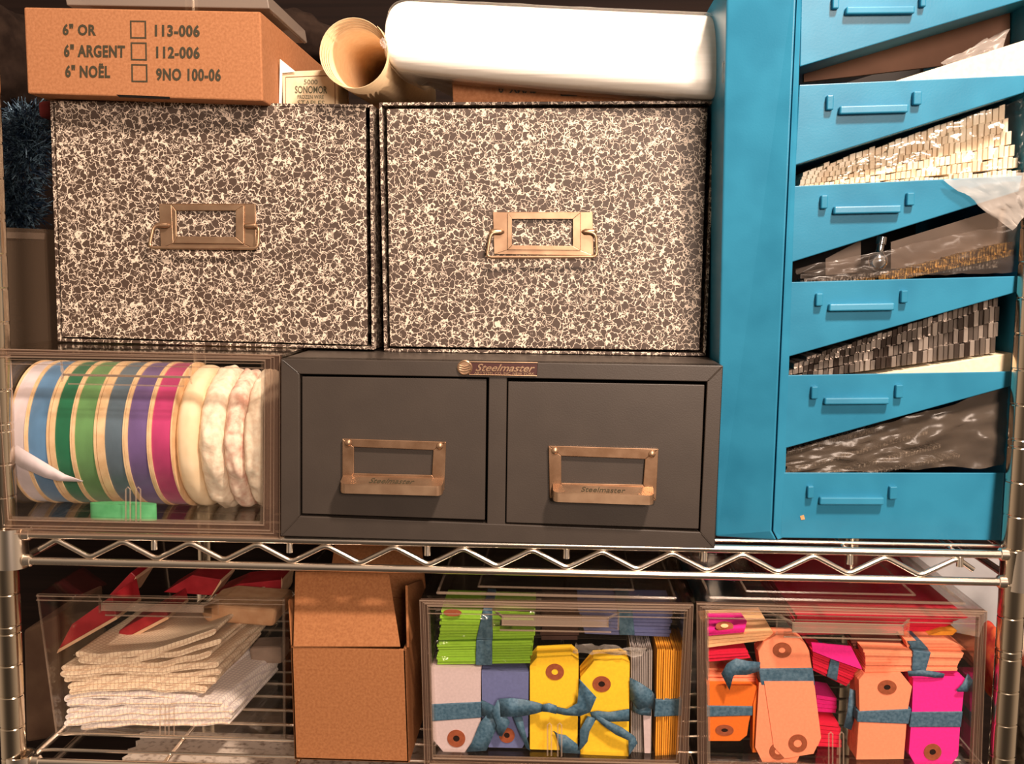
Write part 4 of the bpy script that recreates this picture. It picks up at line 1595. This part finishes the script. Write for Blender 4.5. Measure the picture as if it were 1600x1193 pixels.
m_.add(rings0 + rings1, [[i, i + 1, n + i + 1, n + i] for i in range(tot)])
m_.build('rolled_sheet', ROLLP, pr, smooth=True, angle=180, solid=.0004)

# second carton under the white bag
c2 = thing('printed_carton', P(900, 165, .15), 'brown carton under the white bag with only the bottoms of its letters showing', 'carton')
K2 = .085
c = MB()
c.slab(((706, 119), (1098, 122), (1100, 171), (708, 171)), K2, .2)
c.build('carton_body', KRAFT, c2, bevel=.001)
text('lettering', '6" XMAS', (779, 129, 838, 145), K2 - .0002, INK, c2, bold=.026)
s = MB()
oq = ((876, 123), (902, 123.4), (902, 150.4), (876, 150))
iq = ((878, 125), (900, 125.4), (900, 148), (878, 147.6))
for i in range(4):
    j = (i + 1) % 4
    s.slab((oq[i], oq[j], iq[j], iq[i]), K2 - .0003, .0005)
s.build('printed_checkbox', INK, c2)

# white bag of sheets lying on the carton and drooping over its front
wb = thing('bagged_white_sheets', P(868, 120, .10), 'thick stack of white felt sheets in a clear bag, overhanging the right marbled box', 'bag')
WY = .048


def bag_rings(grow, nx=40, wr=0.0):
    """cross-sections from left to right: a thick pillow whose front droops below the carton's top"""
    zc_top = P(900, 119, K2).z + .0008
    rings = []
    for i in range(nx + 1):
        u = .5 - .5 * cos(pi * i / nx)
        e = min(1.0, u / .045, (1 - u) / .03)
        e = (1 - (1 - e) ** 2) ** .5 if e < 1 else 1.0
        xt, xb = lerp(608, 1130, u), lerp(598, 1134, u)
        yt = lerp(-16, 6, u)
        yb2 = lerp(99, 149, u ** .75)
        ft, fb = P(xt, yt, WY), P(xb, yb2, WY)
        zm = (ft.z + fb.z) / 2
        zt_, zb_ = lerp(zm, ft.z, .55 + .45 * e) + grow, lerp(zm, fb.z, .5 + .5 * e) - grow
        dep = .235 * (.20 + .80 * min(1, u / .22) ** 1.5)
        y0, y1 = WY - grow, WY + dep + grow
        yd = min(K2 - .006, WY + dep * .55)
        zr = max(zb_, min(zc_top + .001 - grow * .3, zt_ - .01)) if dep > .09 else zb_
        r = min(.042, (zt_ - zb_) * .62)
        pts = []

        def arc(cy, cz, a0, a1, rad, n=9):
            for k in range(n):
                a = lerp(a0, a1, k / (n - 1))
                pts.append((cy + cos(a) * rad, cz + sin(a) * rad))
        arc(y0 + r, zt_ - r, pi / 2, pi, r)
        arc(y0 + r * .3, zb_ + r * .3, pi, 1.5 * pi, r * .3)
        pts.append((lerp(y0 + r, yd, .5), zb_))
        pts.append((yd, zb_))
        pts.append((min(yd + .004, y1 - .012), zr))
        pts.append(((yd + y1) / 2, zr))
        arc(y1 - .01, zr + .01, -pi / 2, 0, .01, 5)
        arc(y1 - .01, zt_ - .01, 0, pi / 2, .01, 5)
        for k in range(1, 8):
            pts.append((lerp(y1 - .01, y0 + r, k / 8), zt_))
        ring_ = []
        for (yy, zz) in pts:
            t = (zz - fb.z) / (ft.z - fb.z)
            p = Vector((lerp(fb.x, ft.x, t), yy, zz))
            if wr and yy < yd:
                p += Vector((0, -wr * abs(noise.noise(p * 38)), wr * .5 * noise.noise(p * 46 + Vector((3, 1, 2)))))
            ring_.append(p)
        rings.append(ring_)
    return rings


m_ = MB()
m_.loft(bag_rings(0))
m_.build('sheet_stack', noisy('white_felt', (.90, .86, .79), (.94, .91, .85), 40, .85, stretch=(.1, .1, 9), bump=.5, spec=.2), wb, smooth=True, angle=60)
m_ = MB()
m_.loft(bag_rings(.0022, 60, .0016))
m_.build('plastic_sleeve', clear('crisp_clear_sleeve', (.99, .985, .98), .03, .35), wb, smooth=True, angle=80)
film('sleeve_corner', [P(592, 62, .012), P(606, 58, .014), P(608, 74, .014), P(598, 76, .010)], 8, 6, .003, 4, HAZE, wb, 2.0)
film('sleeve_corner', [P(1128, 98, .012), P(1138, 96, .010), P(1138, 116, .010), P(1128, 132, .014)], 8, 6, .003, 4, HAZE, wb, 6.0)

# ------------------------------------------------------------------ left edge: clear bin with blue tinsel
tb = thing('clear_bin', P(30, 540, .2), 'tall clear plastic bin of dark blue tinsel at the left edge beside the marbled box', 'bin')
NY = .13
c = MB()
q = ((-70, 352), (72, 358), (80, 548), (-60, 544))
v = PL(q, NY)
c.prism(v, (0, .0022, 0), 0, 1)
c.prism([v[0], v[0] + Vector((.002, 0, 0)), v[3] + Vector((.002, 0, 0)), v[3]], (0, .22, 0), 1, 0)
c.prism([v[1] - Vector((.002, 0, 0)), v[1], v[2], v[2] - Vector((.002, 0, 0))], (0, .22, 0), 1, 0)
c.prism([v[3], v[2], v[2] + Vector((0, 0, .002)), v[3] + Vector((0, 0, .002))], (0, .22, 0), 1, 0)
c.build('bin_body', [milky('smoky_bin_plastic', (.19, .13, .09), .5, .2, (.7, .65, .6)), EDGE], tb)
c = MB()
c.slab(((-40, 360), (70, 364), (69, 374), (-40, 370)), NY - .002, .002)
c.build('bin_rim', EDGE, tb)
TIN = noisy('blue_grey_tinsel', (.008, .022, .05), (.17, .28, .37), 130, .5, detail=3, metal=.3, lo=.45, hi=.7)


def tinsel(path, rad, n, length, label, seed):
    rng = random.Random(seed)
    s = MB()
    for k in range(n):
        u = rng.random() * (len(path) - 1)
        i = int(u)
        p = path[i].lerp(path[min(i + 1, len(path) - 1)], u - i)
        d = Vector((rng.gauss(0, 1), rng.gauss(0, 1) - .3, rng.gauss(0, 1))).normalized()
        p = p + d * rad * rng.random() ** .5
        e = p + (d + Vector((rng.gauss(0, .4), rng.gauss(0, .4), rng.gauss(0, .4) - .2))).normalized() * length * rng.uniform(.5, 1)
        w = d.cross(Vector((rng.gauss(0, 1), rng.gauss(0, 1), rng.gauss(0, 1)))).normalized() * .0006
        s.add([p - w, p + w, e + w * .6, e - w * .6], [[0, 1, 2, 3]])
    s.build('tinsel_garland', TIN, None, label, 'tinsel', kind=None, keep=True)


tinsel([P(10, 240, .18), P(45, 190, .19), P(50, 230, .18), P(20, 290, .17), P(35, 340, .17), P(0, 330, .18)], .022, 5200, .012,
       'dark blue tinsel heap rising above the clear bin at the left edge', 5)
tinsel([P(8, 472, .15), P(14, 500, .15), P(22, 530, .15)], .006, 500, .008, 'thin blue tinsel strand hanging inside the clear bin', 9)
# small dark red thing behind the marbled box
c = MB()
c.slab(((58, 158), (80, 156), (84, 182), (60, 184)), .14, .05)
c.build('red_pouch', noisy('dark_red_felt', (.10, .008, .008), (.14, .012, .012), 90, .9), None, 'dark red pouch behind the left marbled box', 'pouch', bevel=.003)
c = MB()


def heap(name, px, Y, rx, ry, rz, m, label, cat, seed=1.0, amp=.25):
    s = MB()
    ctr = P(*px, Y)
    rings = []
    for i in range(1, 20):
        a = pi * i / 20
        rings.append([ctr + Vector((rx * sin(a) * cos(t * pi / 16), ry * sin(a) * sin(t * pi / 16), rz * cos(a))) *
                      1.0 for t in range(32)])
    for r_ in rings:
        for p in r_:
            d = p - ctr
            p += d * (amp * noise.noise(d * 40 + Vector((seed, seed, 0))) + amp * .5 * noise.noise(d * 95 + Vector((seed, 0, seed))))
    s.loft(rings)
    return s.build(name, m, None, label, cat, smooth=True, angle=180)


heap('fleece_bundle', (455, 62), .30, .045, .04, .026, DARK_FLEECE, 'dark brown fleece bundle in shadow behind the printed carton', 'cloth', 2.0)
heap('fleece_bundle', (12, 100), .24, .03, .05, .05, DARK_FLEECE, 'dark brown fleece bundle behind the left end of the printed carton', 'cloth', 6.0)

# ------------------------------------------------------------------ lower background
c = MB()
pts = []
for k in range(40):
    u = k / 39
    pts.append(Vector((lerp(P(140, 1170, .06).x, -.10, u), .0 + .004 * sin(k * 1.9), 0)))
edge_l = [Vector((P(135, 1185, .0).x + .006 * noise.noise(Vector((k * .8, 0, 0))) + .0035 * sin(k * 2.1), lerp(-.005, .12, k / 24), 0)) for k in range(25)]
poly = edge_l + [Vector((-.08, .12, 0)), Vector((-.08, -.005, 0))]
for p in poly:
    p.z = -.418
c.prism(poly, (0, 0, .006))
c.build('speckled_mat', noisy('white_speckled_felt', (.30, .22, .17), (.72, .62, .54), 190, .9, detail=5, lo=.3, hi=.5), None,
        'white speckled ragged mat lying under the lower wire shelf at the left', 'mat')
c = MB()
c.slab(((36, 985), (90, 960), (100, 1150), (40, 1160)), .20, .10)
c.build('brown_bag', noisy('brown_paper_bag', (.10, .05, .03), (.15, .085, .05), 30, .8), None, 'brown paper bag in shadow behind the left post on the lower shelf', 'bag', bevel=.003)
c = MB()
c.slab(((1405, 868), (1562, 868), (1556, 1000), (1480, 985)), .22, .003)
c.build('leaning_board', noisy('pale_blue_grey_board', (.34, .33, .34), (.40, .39, .40), 40, .7), None, 'pale blue grey board leaning behind the pink tag drawer at the right', 'board')
c = MB()
c.slab(((1050, 872), (1395, 872), (1470, 905), (1050, 905)), .30, .01)
c.build('dark_red_board', noisy('dark_maroon_board', (.05, .006, .008), (.08, .012, .014), 30, .7), None, 'dark maroon board behind the zigzag truss on the lower shelf', 'board')
heap('cream_bundle', (1606, 1010), .10, .012, .03, .016, noisy('cream_wool', (.6, .48, .36), (.7, .58, .46), 90, .95), 'cream wool bundle just outside the right post', 'wool', 4.0)
heap('orange_bundle', (1606, 960), .12, .010, .03, .012, noisy('orange_wool', (.6, .12, .03), (.7, .2, .05), 90, .95), 'orange wool bundle above the cream one outside the right post', 'wool', 8.0)
heap('brown_bundle', (1610, 1110), .12, .014, .03, .05, noisy('brown_wool', (.05, .035, .02), (.12, .09, .06), 130, .95), 'dark brown wool bundle low outside the right post', 'wool', 3.0)
heap('red_bundle', (1552, 1030), .10, .008, .03, .03, noisy('red_wool', (.45, .02, .02), (.6, .10, .03), 130, .95), 'red wool bundle between the pink tag drawer and the right post', 'wool', 5.0)

for o in bpy.data.objects:
    if 'w' in o:
        del o['w']
